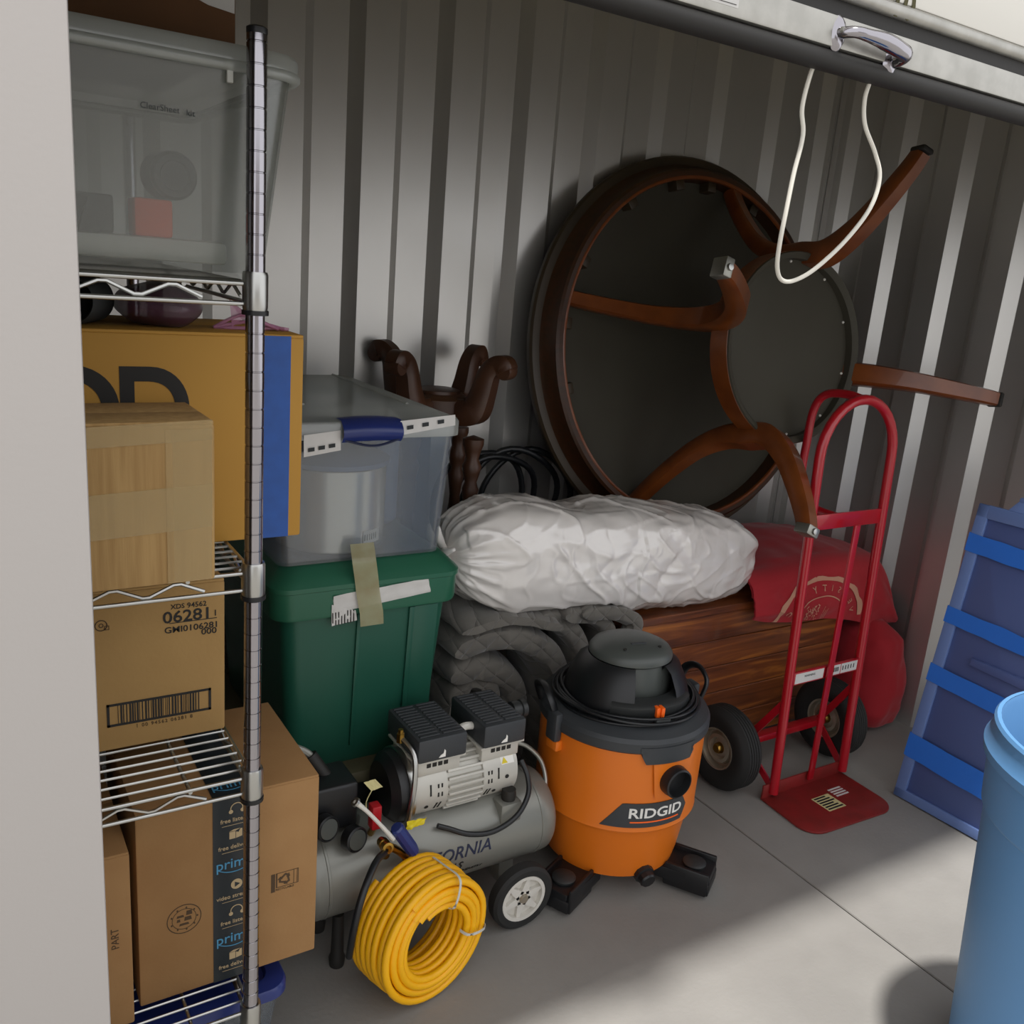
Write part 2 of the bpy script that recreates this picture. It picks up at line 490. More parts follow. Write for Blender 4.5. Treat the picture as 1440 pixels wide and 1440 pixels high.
B().box((a.x-.165, YD-.0072, a.z+.003), (a.x-.004, YD-.0066, a.z+.0036)).build('sticker_line', 'ink', stk)

# white pull rope looped under the door
rp = [PY(*p, YD+.01) for p in ((1155, 70), (1148, 100), (1137, 150), (1133, 190), (1112, 245), (1096, 300), (1090, 340), (1093, 375), (1106, 394), (1125, 395), (1150, 378), (1185, 338), (1215, 292), (1230, 250), (1231, 215), (1224, 175), (1225, 140), (1227, 115), (1228, 90))]
o = B().tube([p+Vector((0, .012*math.sin(i*.9), 0)) for i, p in enumerate(rp)], .0033, 8, smooth=6).build('pull_rope', 'rope_white')
tag(o, 'thin white pull rope hanging in a loop below the raised roll-up door', 'rope')
recentre(o, rp[0])

# ================================================================= wire shelving
SX0, SX1, SY0, SY1 = -.095, .362, 1.231, 2.12
SHELF_Z = (1.450, 1.0465, .715, .278)
TOP = 1.757
sh = thing('wire_shelving', 'chrome wire shelving unit with grooved posts and four shelves', 'shelving', (.13, 1.67, 0))
def post_mesh():
    prof = [(0, .0), (.016, .0), (.016, .008), (.008, .01), (.008, .02), (.0127, .021)]
    z = .04
    while z < TOP-.01:
        prof += [(.0127, z-.0012), (.0117, z-.0006), (.0117, z+.0006), (.0127, z+.0012)]
        z += .0254
    prof += [(.0127, TOP-.006)]
    return prof
P0 = B().lathe(post_mesh(), 20).build('post', 'chrome', sh, 40, local=True)
CAP = None; COL = None
base = ROOTM[sh.name].inverted()
posts = []
for i, (x, y) in enumerate(((SX1, SY0), (SX0, SY0), (SX1, SY1), (SX0, SY1))):
    Mx = base @ Matrix.Translation((x, y, 0))
    if i == 0: p = P0; p.matrix_local = Mx
    else: p = share('post', P0, sh, Mx)
    posts.append(p)
for i, p in enumerate(posts):
    if i == 0:
        CAP = B().lathe([(.0127, TOP-.006), (.0131, TOP-.004), (.0131, TOP+.001), (.010, TOP+.003), (0, TOP+.003)], 16).build('post_cap', 'black_plastic', p, local=True)
        COL = B().lathe([(.0128, -.034), (.0160, -.034), (.0168, -.028), (.0168, .012), (.0155, .016), (.0128, .016)], 20).build('collar', 'steel', p, local=True)
        RNG = B().lathe([(.0128, -.040), (.0176, -.040), (.0178, -.034), (.0128, -.033)], 20).build('collar_ring', 'black_plastic', p, local=True)
        COL.location.z = SHELF_Z[0]; RNG.location.z = SHELF_Z[0]
    else: share('post_cap', CAP, p, Matrix())
    for j, z in enumerate(SHELF_Z):
        if i == 0 and j == 0: continue
        share('collar', COL, p, Matrix.Translation((0, 0, z))); share('collar_ring', RNG, p, Matrix.Translation((0, 0, z)))
def truss(b, A, D, nz):
    """two rods and a zigzag between corner points A and D"""
    A = Vector(A); D = Vector(D)
    for dz in (.0, -.026): b.tube([A+Vector((0, 0, dz)), D+Vector((0, 0, dz))], .0031, 8)
    pts = []
    L = (D-A); e = .05/L.length
    for k in range(nz*2+1):
        t = e+(1-2*e)*k/(nz*2)
        pts.append(A+L*t+Vector((0, 0, -.004 if k % 2 else -.0225)))
    q = []
    for a_, b_ in zip(pts, pts[1:]): q += [a_*.88+b_*.12, a_*.12+b_*.88]
    b.tube(q, .0026, 6)
SH0 = W0 = None
shelves = []
for j, z in enumerate(SHELF_Z):
    Mx = base @ Matrix.Translation((0, 0, z))
    if j == 0:
        b = B()
        truss(b, (SX0+.014, SY0, 0), (SX1-.014, SY0, 0), 4); truss(b, (SX0+.014, SY1, 0), (SX1-.014, SY1, 0), 4)
        truss(b, (SX0, SY0+.014, 0), (SX0, SY1-.014, 0), 8); truss(b, (SX1, SY0+.014, 0), (SX1, SY1-.014, 0), 8)
        SH0 = s = b.build('shelf', 'steel', sh, 50, local=True); s.matrix_local = Mx
    else: s = share('shelf', SH0, sh, Mx)
    shelves.append(s)
for j, s in enumerate(shelves):
    for k in range(3):
        x = SX0+.09+k*.138
        if j == 0 and k == 0:
            X0 = B().tube([(0, SY0, -.0045), (0, SY1, -.0045)], .003, 8).build('cross_rod', 'steel', s, 50, local=True); X0.location.x = x
        else: share('cross_rod', X0, s, Matrix.Translation((x, 0, 0)))
    for k in range(1, 35):
        y = SY0+k*.0254
        if j == 0 and k == 1:
            W0 = B().tube([(SX0, 0, .0005), (SX1, 0, .0005)], .002, 6).build('wire', 'steel', s, 50, local=True); W0.location.y = y
        else: share('wire', W0, s, Matrix.Translation((0, y, 0)))
STOP = .0035                            # wires stand this far above a shelf's level

# ----------------------------------------------------------------- boxes
def carton(name, lo, hi, m, label, seam='x', rz=0, bev=.004, flaps=True, group=None):
    """closed cardboard box: body, two top flaps with a slit between them"""
    lo = Vector(lo); hi = Vector(hi)
    t = thing(name, label, 'box', ((lo.x+hi.x)/2, (lo.y+hi.y)/2, lo.z), rz, group)
    hx, hy, hz = (hi.x-lo.x)/2, (hi.y-lo.y)/2, hi.z-lo.z
    B().box((-hx, -hy, 0), (hx, hy, hz-.004), bev).build('body', m, t, local=True)
    if seam == 'x':
        for s in (-1, 1): B().box((-hx+.001, s*.001, hz-.005), (hx-.001, s*(hy-.001), hz), .0015).build('flap', m, t, local=True)
    else:
        for s in (-1, 1): B().box((s*.001, -hy+.001, hz-.005), (s*(hx-.001), hy-.001, hz), .0015).build('flap', m, t, local=True)
    return t
def strip(parent, name, m, pts, th=.0006):
    """flat patch given by world corner points (planar), lifted th along its normal"""
    P = [Vector(p) for p in pts]
    n = (P[1]-P[0]).cross(P[2]-P[0]).normalized()
    b = B(); a = [b._v(p+n*.0001) for p in P]; c = [b._v(p+n*th) for p in P]
    b.bm.faces.new(c); b.bm.faces.new(a[::-1])
    for i in range(len(P)): b.bm.faces.new((a[i], a[(i+1) % len(P)], c[(i+1) % len(P)], c[i]))
    return b.build(name, m, parent, 0)
def flat(parent, name, m, poly, M, ext=.0005):
    return B(M).prism(poly, 0, ext).build(name, m, parent, 0)

def ringprint(parent, name, m, r0, r1, M, n=32):
    return B(M @ Matrix.Rotation(PI/4, 4, 'Z')).lathe([(r1, .0001), (r0, .0001), (r0, .0004), (r1, .0004), (r1, .0001)], n).build(name, m, parent, 0)
z2 = SHELF_Z[1]+STOP; z3 = SHELF_Z[2]+STOP; z4 = SHELF_Z[3]+STOP; z1 = SHELF_Z[0]+STOP
# orange carton standing on the second shelf
oc = carton('orange_carton', (-.02, 1.372, z2), (.480, 1.62, 1.372), 'orange_card', 'orange yellow printed carton with a blue stripe on the second shelf')
strip(oc, 'blue_stripe', 'blue_tape', [(.40, 1.372, z2+.001), (.459, 1.372, z2+.001), (.459, 1.372, 1.37), (.40, 1.372, 1.37)])
text('O', .165, FRONT(.148, 1.3715, 1.255), 'ink', oc, bold=.02, sx=1.0)
text('D', .165, FRONT(.258, 1.3715, 1.255), 'ink', oc, bold=.02, sx=.86)
text('an', .042, FRONT(.312, 1.3715, 1.112), 'ink', oc)
# smaller corrugated carton wrapped in clear tape
sc = carton('taped_carton', (.02, 1.207, z2), (.302, 1.36, 1.272), 'cardboard_corr', 'small worn cardboard box wrapped in clear tape on the second shelf', rz=math.radians(1.0))
for za, zc in ((1.115, 1.175), (1.235, 1.262)):
    strip(sc, 'clear_tape', 'packing_tape', [(.03, 1.2045, za), (.300, 1.2095, za+.012), (.300, 1.2095, zc+.012), (.03, 1.2045, zc)], .001)
strip(sc, 'clear_tape', 'packing_tape', [(.24, 1.2085, z2+.002), (.298, 1.2093, z2+.002), (.3, 1.2093, 1.262), (.24, 1.2085, 1.262)], .0014)
# carton with number and barcode on the third shelf
nb = carton('numbered_carton', (-.06, 1.385, z3), (.362, 1.70, .985), 'cardboard_light', 'tan carton printed with a number and barcode on the third shelf')
YF = 1.3846
def L3(x, y): return PY(x, y, YF)
p = L3(264, 866); text('06281', .027, FRONT(p.x, YF, p.z), 'ink', nb, bold=.012, sx=1.12)
p = L3(303, 862); text('1', .014, FRONT(p.x, YF, p.z), 'ink', nb, bold=.01)
p = L3(270, 882.5); text('GMI0106281', .0142, FRONT(p.x, YF, p.z), 'ink', nb, bold=.012, sx=1.12)
p = L3(294, 887.5); text('000', .0142, FRONT(p.x, YF, p.z), 'ink', nb, bold=.012, sx=1.15)
p = L3(250, 853); text('XDS', .011, FRONT(p.x, YF, p.z), 'ink', nb, bold=.006)
p = L3(277, 850); text('94562', .012, FRONT(p.x, YF, p.z), 'ink', nb, bold=.006)
a, b_ = L3(238, 877), L3(305, 868); B().box((a.x, YF-.0003, a.z-.0006), (b_.x, YF, a.z+.0006)).build('rule_line', 'ink', nb, 0)
p = L3(142, 880); ringprint(nb, 'print_mark', 'ink_brown', .009, .0075, FRONT(p.x, YF, p.z)); ringprint(nb, 'print_mark', 'ink_brown', .0035, .0022, FRONT(p.x, YF, p.z))
p = L3(150, 883); ringprint(nb, 'print_mark', 'ink_brown', .005, .0036, FRONT(p.x, YF, p.z), 4)
bl, br, tl = L3(151, 1026), L3(297, 995), L3(151, 994)
bx0, bx1, bz0 = bl.x, br.x, (bl.z+br.z)/2; bz1 = bz0+(tl.z-bl.z)
fr = B()
for q in (((bx0, bz0), (bx1, bz0+.004)), ((bx0, bz1-.004), (bx1, bz1)), ((bx0, bz0), (bx0+.004, bz1)), ((bx1-.004, bz0), (bx1, bz1))):
    fr.box((q[0][0], YF-.0004, q[0][1]), (q[1][0], YF, q[1][1]))
fr.build('barcode_frame', 'ink', nb, 0)
x = bx0+.016
rb = random.Random(3)
while x < bx1-.018:
    w = rb.choice((.0008, .0016, .0026))
    B().box((x, YF-.0004, bz0+.004), (x+w, YF, bz1-.004)).build('bar', 'ink', nb, 0)
    x += w+rb.choice((.0012, .0018, .003))
text('1 00 94562 06281 8', .0085, FRONT((bx0+bx1)/2+.006, YF, bz0-.006), 'ink_brown', nb, spacing=1.25)

# delivery box on the bottom shelf with printed black tape
YP = 1.312
pb = carton('delivery_box', (.205, YP, z4), (.502, 1.60, .638), 'cardboard', 'brown delivery box sealed with black printed tape on the bottom shelf', seam='y', bev=.003)
tx0, tx1 = .3225, .389
strip(pb, 'black_tape', 'black_tape', [(tx0, YP, z4), (tx1, YP, z4), (tx1, YP, .637), (tx0, YP, .637)])
strip(pb, 'black_tape', 'black_tape', [(tx0, YP, .6382), (tx1, YP, .6382), (tx1, 1.60, .6382), (tx0, 1.60, .6382)])
YT = YP-.0008
def icon_head(z):
    M = FRONT(.361, YT, z)
    flat(pb, 'headphones_print', 'print_tan', arc(0, 0, .0105, -.2, PI+.2, 14)+arc(0, 0, .009, PI+.2, -.2, 14), M)
    for s in (-1, 1): flat(pb, 'headphones_print', 'print_tan', [(s*.0095+q[0], -.005+q[1]) for q in arc(0, 0, .0036, 0, 2*PI, 10)], M @ Matrix.Translation((0, 0, .0001)))
def icon_box(z):
    M = FRONT(.360, YT, z)
    flat(pb, 'parcel_print', 'print_tan', [(-.011, -.008), (-.001, -.008), (-.001, .005), (-.011, .005)], M)
    flat(pb, 'parcel_print', 'print_tan', [(0, -.008), (.010, -.006), (.010, .008), (.007, .008), (.004, .002), (0, .004)], M)
    flat(pb, 'parcel_print', 'print_tan', [(-.011, .006), (-.001, .006), (.007, .009), (-.004, .009)], M)
def icon_play(z):
    M = FRONT(.361, YT, z)
    flat(pb, 'play_print', 'print_tan', arc(0, 0, .0095, 0, 2*PI, 20)[:-1], M)
    flat(pb, 'play_print', 'black_tape', [(-.003, -.005), (.0055, 0), (-.003, .005)], M @ Matrix.Translation((0, 0, .0005)))
def zt(y): return .637-(y-1129)*.3555/290
def prime(z, M=None):
    M = M or FRONT(.3575, YT, z)
    text('prime', .0265, M, 'prime_blue', pb, bold=.004, sx=.98)
    sm = arc(0, .028, .045, math.radians(233), math.radians(305), 14)+arc(0, .031, .0465, math.radians(305), math.radians(233), 14)
    flat(pb, 'smile_print', 'prime_blue', sm, M)
    flat(pb, 'smile_print', 'prime_blue', [(.024, -.011), (.031, -.0075), (.030, -.014), (.0285, -.0105)], M)
def cap(s, z):
    text(s, .0105, FRONT(.3575, YT, z), 'print_tan', pb, bold=.004)
    B().box((.337, YT-.0003, z-.0095), (.379, YT, z-.0088)).build('rule_print', 'print_tan', pb, 0)
icon_head(zt(1149)); cap('free listens', zt(1166))
icon_box(zt(1188)); cap('free delivery', zt(1207))
prime(zt(1233))
icon_play(zt(1267)); cap('video streams', zt(1285))
icon_head(zt(1309)); cap('free listens', zt(1326))
prime(zt(1352))
icon_box(zt(1381)); cap('free delivery', zt(1397))
prime(0, frame((.3575, YP+.03, .6392), (1, 0, 0), (0, 1, 0)))
# stamp and recycling print
p = PY(259, 1292, YP); MS = FRONT(p.x, YP-.0001, p.z)
for r0, r1 in ((.0275, .026), (.0195, .0185)):
    ringprint(pb, 'stamp_ring', 'ink_brown', r0, r1, MS)
for k in range(9):
    an = k*2*PI/9; flat(pb, 'stamp_mark', 'ink_brown', [(math.cos(an)*.021+math.cos(an+a_)*.0018, math.sin(an)*.021+math.sin(an+a_)*.0022) for a_ in (0, 1.6, 3.1, 4.7)], MS, .0003)
for k, (x, y, w, h) in enumerate(((-.012, .004, .012, .004), (.003, .006, .01, .008), (-.012, -.004, .006, .005), (.0, -.004, .012, .007), (-.008, -.012, .016, .004))):
    flat(pb, 'stamp_mark', 'ink_brown', [(x, y), (x+w, y), (x+w*.9, y+h), (x+.001, y+h)], MS, .0003)
a, b_ = PY(381, 1256, YP), PY(420, 1222, YP)
x0, x1, za, zc = a.x, b_.x, a.z, a.z+.036
for q in (((x0, za), (x0+.007, zc)), ((x0+.0085, za+.008), (x0+.011, zc)), ((x1-.009, za+.008), (x1-.008, zc)), ((x1-.003, za+.008), (x1-.002, zc)), ((x0+.0085, zc-.001), (x1, zc)), ((x0+.0085, za+.007), (x1, za+.008)), ((x1-.001, za+.008), (x1, zc))):
    B().box((q[0][0], YP-.0004, q[0][1]), (q[1][0], YP, q[1][1])).build('print_bar', 'ink_brown', pb, 0)
text('RECYCLABLE', .0056, FRONT((x0+x1)/2, YP-.0001, za+.003), 'ink_brown', pb, bold=.004)
MR = FRONT(x0+.024, YP-.0001, za+.0215)
for k in range(3):
    ck, sk = math.cos(k*2*PI/3), math.sin(k*2*PI/3)
    poly = [(-.0075, .004), (.001, .0115), (.006, .0085), (.0075, .0105), (.0095, .003), (.0025, .0035), (.004, .0055), (.0008, .007), (-.0045, .0015)]
    flat(pb, 'recycling_arrow', 'ink_brown', [(x*ck-y*sk, x*sk+y*ck) for x, y in poly], MR, .0004)
# narrow carton beside it
nc = carton('narrow_carton', (-.06, 1.285, z4), (.192, 1.58, .598), 'cardboard', 'plain brown carton standing beside the black-taped delivery box', bev=.003, seam='x')
MV = frame((.168, 1.2848, .45), (0, 0, 1), (-1, 0, 0))
text('PART', .016, MV, 'ink_brown', nc, bold=-.004)

# ----------------------------------------------------------------- clear tote on top shelf
def tub(b, lo, hi, taper, r, wall=.003, bottom=True, n=6, z_lip=None):
    """open tub tapering towards its base; lo/hi are the rim's box"""
    def ring(f, z, rr, ins=0):
        x0, x1 = lo[0]+taper*f+ins, hi[0]-taper*f-ins; y0, y1 = lo[1]+taper*f+ins, hi[1]-taper*f-ins
        return [(x, y, z) for x, y in rrect(x0, y0, x1, y1, rr, n)]
    H = hi[2]-lo[2]
    rings = [ring(1.15, lo[2]+.0, r*.8), ring(1.0, lo[2]+.012, r)]
    for k in range(1, 7): rings.append(ring(1-k/6, lo[2]+.012+(H-.012)*k/6, r))
    inner = [ring(1-k/6, lo[2]+.012+(H-.012)*k/6, r-wall, wall) for k in range(6, -1, -1)]
    inner[-1] = ring(1.0, lo[2]+wall+.004, r-wall, wall)
    allr = rings+inner
    V = [[b._v(p) for p in q] for q in allr]
    m = len(V[0])
    for A, D in zip(V, V[1:]):
        for k in range(m):
            try: b.bm.faces.new((A[k], A[(k+1) % m], D[(k+1) % m], D[k]))
            except ValueError: pass
    b.bm.faces.new(V[0][::-1]); b.bm.faces.new(V[-1])
    return b
def lid(b, lo, hi, r, skirt, dome=0, n=6, rib=.0):
    """lid: skirt, rounded rim, slightly raised top panel"""
    def ring(ins, z, rr): return [b._v((x, y, z)) for x, y in rrect(lo[0]+ins, lo[1]+ins, hi[0]-ins, hi[1]-ins, max(rr, .004), n)]
    z = hi[2]
    R = [ring(.003, z-skirt, r), ring(0, z-skirt, r), ring(0, z-.006, r), ring(.003, z-.001, r), ring(.008, z, r), ring(.03, z-.001, r-.01), ring(.034, z-.009, r-.012), ring(.05, z-.009, r-.016), ring(.06, z-.009+dome, r-.02), ring(.09, z-.007+dome*1.1, r-.022)]
    m = len(R[0])
    for A, D in zip(R, R[1:]):
        for k in range(m): b.bm.faces.new((A[k], A[(k+1) % m], D[(k+1) % m], D[k]))
    b.bm.faces.new(R[-1])
    return b
tt = thing('clear_tote', 'large cloudy clear plastic tote on the top wire shelf', 'storage tote', (.2, 1.6, z1))
tub(B(), (-.06, 1.268, z1), (.428, 1.90, 1.722), .026, .04).build('tub', 'clear_tote', tt, 40)
B().tube([(x, y, 1.716) for x, y in rrect(-.066, 1.262, .434, 1.906, .045, 6)], .0075, 8, closed=True).build('rim', 'clear_lid', tt, 60)
tl_ = lid(B(), (-.07, 1.258, 1.70), (.438, 1.91, 1.742), .05, .02).build('lid', 'clear_lid', tt, 40)
B().box((.333, 1.2595, 1.695), (.341, 1.2665, 1.722), .001).build('latch_tab', 'milky', tt)
p = PY(224, 152, 1.272); text('ClearSheet', .0105, FRONT(p.x, 1.268, p.z), 'slate', tt, bold=-.004)
p = PY(267, 160, 1.272); text('kit', .0105, FRONT(p.x, 1.268, p.z), 'slate', tt, bold=-.002)
# what shows through the tote's front wall
zf = z1+.016
o = B().box((.06, 1.305, zf), (.345, 1.62, zf+.03), .006).build('white_slab', 'white_plastic'); tag(o, 'flat off-white slab on the bottom of the cloudy clear tote', 'slab'); recentre(o, (.2, 1.48, zf))
o = B().box((.228, 1.312, zf+.030), (.276, 1.36, zf+.078), .004).build('orange_block', 'orange_soft'); tag(o, 'orange block standing inside the cloudy clear tote', 'block'); recentre(o, (.25, 1.335, zf+.03))
b = B(frame((.277, 1.34, zf+.079+.031), (.97, .1, -.22), (.22, .0, .97)) @ Matrix.Diagonal((.9, .9, .9, 1)))
b.lathe([(0, -.03), (.028, -.03), (.0345, -.024), (.0345, .024), (.030, .03), (.022, .031), (.02, .027), (0, .027)], 24)
o = b.build('dark_roll', 'slate'); tag(o, 'dark round roll lying on the orange block inside the clear tote', 'roll'); recentre(o, (.277, 1.34, zf+.079))
b = B().box((.10, 1.32, zf+.030), (.205, 1.40, zf+.078), .005).prism([(.160, 0), (.185, 0), (.178, .03), (.172, .042)], 0, .012, frame((0, 1.316, zf+.03), (1, 0, 0), (0, 0, 1)))
o = b.build('dark_case', 'slate'); tag(o, 'low dark case with a wedge front inside the clear tote', 'case'); recentre(o, (.14, 1.36, zf+.03))
b = B(frame((.083, 1.358, z1+.20), (.3, .95, 0), (0, 0, 1)))
b.lathe([(0, -.008), (.05, -.008), (.058, -.004), (.058, .004), (.05, .008), (.03, .004), (0, .004)], 28, Matrix.Diagonal((1, 1, 1, 1)))
b.tube([(0, -.058, 0), (0, -.1535, 0)], .006, 10)
o = b.build('grey_disc_stand', 'slate'); tag(o, 'grey disc on a thin stem inside the cloudy clear tote', 'disc'); recentre(o, (.083, 1.358, z1+.046))
# dark brown carton on the tote
dc = carton('dark_carton', (-.08, 1.34, 1.7425), (.366, 1.80, 1.95), 'cardboard_dark', 'dark brown carton on top of the clear tote lid')
strip(dc, 'torn_label', 'paper', [(.298, 1.34, 1.806), (.33, 1.34, 1.796), (.364, 1.34, 1.792), (.364, 1.34, 1.85), (.288, 1.34, 1.85)])
strip(dc, 'black_tape', 'black_tape', [(.0, 1.34, 1.79), (.20, 1.34, 1.82), (.20, 1.34, 1.85), (.0, 1.34, 1.85)])
# things lying on the orange carton
b = B()
def sack(u, v):
    th = v*2*PI; ph = -PI/2+PI*u
    r = 1+.18*noise.noise(Vector((math.cos(th)*1.5, math.sin(th)*1.5, u*4)))
    return (.286+.060*math.sin(ph)*1.05, 1.47+.075*math.cos(ph)*math.cos(th)*r, 1.372+.03+max(-.0295, .033*math.cos(ph)*math.sin(th)*r))
b.grid(sack, 20, 28, cv=True)
o = b.build('plum_bag', 'plum_film', None, 80); tag(o, 'crumpled plum coloured plastic bag on the orange carton', 'bag'); recentre(o, (.3, 1.47, 1.372))
b = B(frame((.178, 1.45, 1.372+.034), (.85, -.5, .0), (0, 0, 1)))
b.lathe([(0, -.04), (.026, -.04), (.033, -.034), (.034, .03), (.031, .035), (.028, .03), (.026, -.02), (0, -.02)], 28)
o = b.build('dark_cup', 'grey_fabric'); tag(o, 'dark round cup lying on its side beside the plum bag', 'cup'); recentre(o, (.178, 1.45, 1.372))
b = B()
for k in range(3):
    b.tube([(.36, 1.44, 1.374), (.40+.01*k, 1.43, 1.395-.01*k), (.43+.012*k, 1.425, 1.385-.004*k), (.455+.008*k, 1.42, 1.3755)], .003, 6, smooth=5)
b.grid(lambda u, v: (.385+.075*u, 1.43+.02*v, 1.3735+.045*(1-u)*(.6+.4*v)*abs(math.sin(3*u+2*v))+.002), 12, 8)
o = b.build('pink_film', 'pink_film', None, 60); tag(o, 'scrap of thin pink plastic film at the corner of the orange carton', 'plastic film'); recentre(o, (.42, 1.43, 1.372))
o = B().box((-.05, 1.50, 1.373), (.19, 1.615, 1.393), .004).build('navy_folder', 'navy_dark'); tag(o, 'flat navy blue folder lying on the orange carton', 'folder'); recentre(o, (.07, 1.55, 1.373))
bc = carton('back_carton', (-.06, 1.66, z2), (.215, 2.0, 1.435), 'cardboard', 'plain brown carton behind the orange carton on the second shelf')
# clear bin with blue lid under the bottom shelf
ub = thing('floor_bin', 'clear bin with blue lid on the floor under the wire shelving', 'storage bin', (.26, 1.5, 0))
tub(B(), (.05, 1.31, .001), (.445, 1.72, .215), .025, .03).build('tub', 'clear_bin', ub, 40)
lid(B(), (.04, 1.30, .19), (.455, 1.73, .235), .035, .022).build('lid', 'navy', ub, 40)
# ================================================================= green tote and what is stacked with it
GX0, GX1, GY0, GY1 = .555, 1.0, 1.735, 2.33
ob = thing('olive_bin', 'low olive lidded bin on the floor under the green tote', 'storage bin', (.78, 2.03, 0))
tub(B(), (.56, 1.72, .001), (.975, 2.34, .335), .02, .03).build('tub', 'dark_plastic', ob, 40)
lid(B(), (.545, 1.705, .32), (.985, 2.35, .362), .03, .026).build('lid', 'olive_bin', ob, 40)
ZG0 = .3535
gt = thing('green_tote', 'dark green plastic tote with a torn paper label under the clear bin', 'storage tote', ((GX0+GX1)/2, (GY0+GY1)/2, ZG0))
tub(B(), (GX0+.022, GY0+.012, ZG0), (GX1-.022, GY1-.012, .795), .026, .035).build('tub', 'green_tote', gt, 40)
# lid band with the step below the rim
b = B()
def band(ins, z, r=.045): return [b._v((x, y, z)) for x, y in rrect(GX0+ins, GY0+ins, GX1-ins, GY1-ins, r, 7)]
R_ = [band(.02, .738), band(.003, .738), band(.001, .745), band(0, .80), band(-.003, .802), band(-.003, .812), band(.006, .822), band(.03, .846), band(.045, .851), band(.075, .851), band(.09, .843)]
for A, D in zip(R_, R_[1:]):
    for k in range(len(A)): b.bm.faces.new((A[k], A[(k+1) % len(A)], D[(k+1) % len(A)], D[k]))
b.bm.faces.new(R_[-1])
b.build('lid', 'green_lid', gt, 40)
# tall ribs moulded in the front wall
for xa, xb in ((.745, .755), (.872, .885)):
    B().prism([(xa, .40), (xb, .40), (xb, .735), (xa, .735)], 0, .006, frame((0, GY0+.0585, 0), (1, 0, 0), (0, -.0591, 1)), .002).build('rib', 'green_tote', gt)
B().prism([(.885, .40), (.945, .40), (.945, .735), (.885, .735)], 0, .004, frame((0, GY0+.0585, 0), (1, 0, 0), (0, -.0591, 1)), .002).build('rib', 'green_tote', gt)
YG = GY0+.0005
def wpatch(parent, name, m, px, Y, amp=.003, th=.0008):
    """thin crumpled patch from a pixel quad on plane Y: bl, br, tr, tl"""
    q = [PY(x, y, Y) for x, y in px]
    b = B()
    def f(u, v):
        p = q[0]*(1-u)*(1-v)+q[1]*u*(1-v)+q[2]*u*v+q[3]*(1-u)*v
        return p+Vector((0, -.001-amp*max(0, noise.noise(Vector((u*5, v*2.5, px[0][0]*.1)))+.1), 0))
    b.grid(f, 16, 8)
    return b.build(name, m, parent, 60)
wpatch(gt, 'torn_label', 'paper', ((470, 862), (605, 832), (602, 812), (468, 838)), YG, .005)
wpatch(gt, 'torn_label', 'paper', ((466, 880), (502, 872), (500, 858), (466, 850)), YG)
for k in range(8): wpatch(gt, 'barcode_bar', 'ink', ((467+k*4.2, 880-k*.8), (468.6+k*4.2, 880-k*.8), (468.6+k*4.2, 862-k*.8), (467+k*4.2, 862-k*.8)), YG-.0012, 0)
b = B()
tp = [(509, 764), (512, 790), (516, 815), (519, 840), (522, 860), (523, 879)]
q = [PY(x, y, YG-.010+(.024 if y < 770 else 0)) for x, y in tp]
b.grid(lambda u, v: q[min(int(u*5), 4)].lerp(q[min(int(u*5), 4)+1], u*5-min(int(u*5), 4))+Vector(((v-.5)*.055, -.002*math.sin(u*9), 0)), 21, 4)
b.build('loose_tape', 'cloudy_tape', gt, 60)

# clear latching bin on the green tote
ZB0 = .8525
cb = thing('latch_bin', 'clear plastic bin with navy latch and snap lid on the green tote', 'storage bin', (.78, 2.05, ZB0))
tub(B(), (.557, 1.752, ZB0), (.972, 2.37, 1.150), .016, .03).build('tub', 'clear_bin', cb, 40)
b = B()
def lring(ins, z, r=.04): return [b._v((x, y, z)) for x, y in rrect(.548+ins, 1.742+ins, .982-ins, 2.38-ins, max(r-ins*.5, .006), 6)]
R_ = [lring(.004, 1.128), lring(0, 1.128), lring(0, 1.158), lring(.004, 1.164), lring(.012, 1.166), lring(.03, 1.166), lring(.05, 1.180), lring(.09, 1.186), lring(.12, 1.1865)]
for A, D in zip(R_, R_[1:]):
    for k in range(len(A)): b.bm.faces.new((A[k], A[(k+1) % len(A)], D[(k+1) % len(A)], D[k]))
b.bm.faces.new(R_[-1])
b.build('lid', 'clear_lid', cb, 40)
for xa in (.64, .88): B().tube([(xa, 1.83, 1.186), (xa, 2.29, 1.186)], .004, 6).build('lid_rib', 'clear_lid', cb)
a, d = PY(482, 600, 1.735), PY(566, 600, 1.735)
b = B()
def latch(u, v):
    x = a.x+(d.x-a.x)*u; bow = math.sin(PI*u)
    z = 1.166-.040*v-.004*(1-bow); 
    y = 1.738-.012*math.sin(PI*v)-.006*bow+(.03 if v == 0 else 0)
    if v < .12: z = 1.1675+.004*bow; y = 1.775-.04*(v/.12)
    return (x, y, z)
b.grid(latch, 20, 12)
lt = b.build('latch', 'navy', cb, 60)
B().tube([(a.x+.006, 1.735, 1.128), (a.x+.05, 1.729, 1.117), (d.x-.05, 1.729, 1.117), (d.x-.006, 1.735, 1.128)], .003, 6, smooth=5).build('latch_lip', 'navy_dark', lt)
for px in (((427, 643), (479, 633), (479, 605), (427, 612)), ((563, 612), (640, 598), (640, 583), (563, 592))):
    lb = wpatch(cb, 'paper_label', 'paper', px, 1.7405, 0)
    for k in range(3):
        f0 = .12+.28*k
        x0, y0 = px[0][0]+(px[1][0]-px[0][0])*f0, px[0][1]+(px[1][1]-px[0][1])*f0
        wpatch(lb, 'label_print', 'slate', ((x0, y0-6), (x0+9, y0-7.5), (x0+9, y0-13), (x0, y0-11.5)), 1.7385, 0)
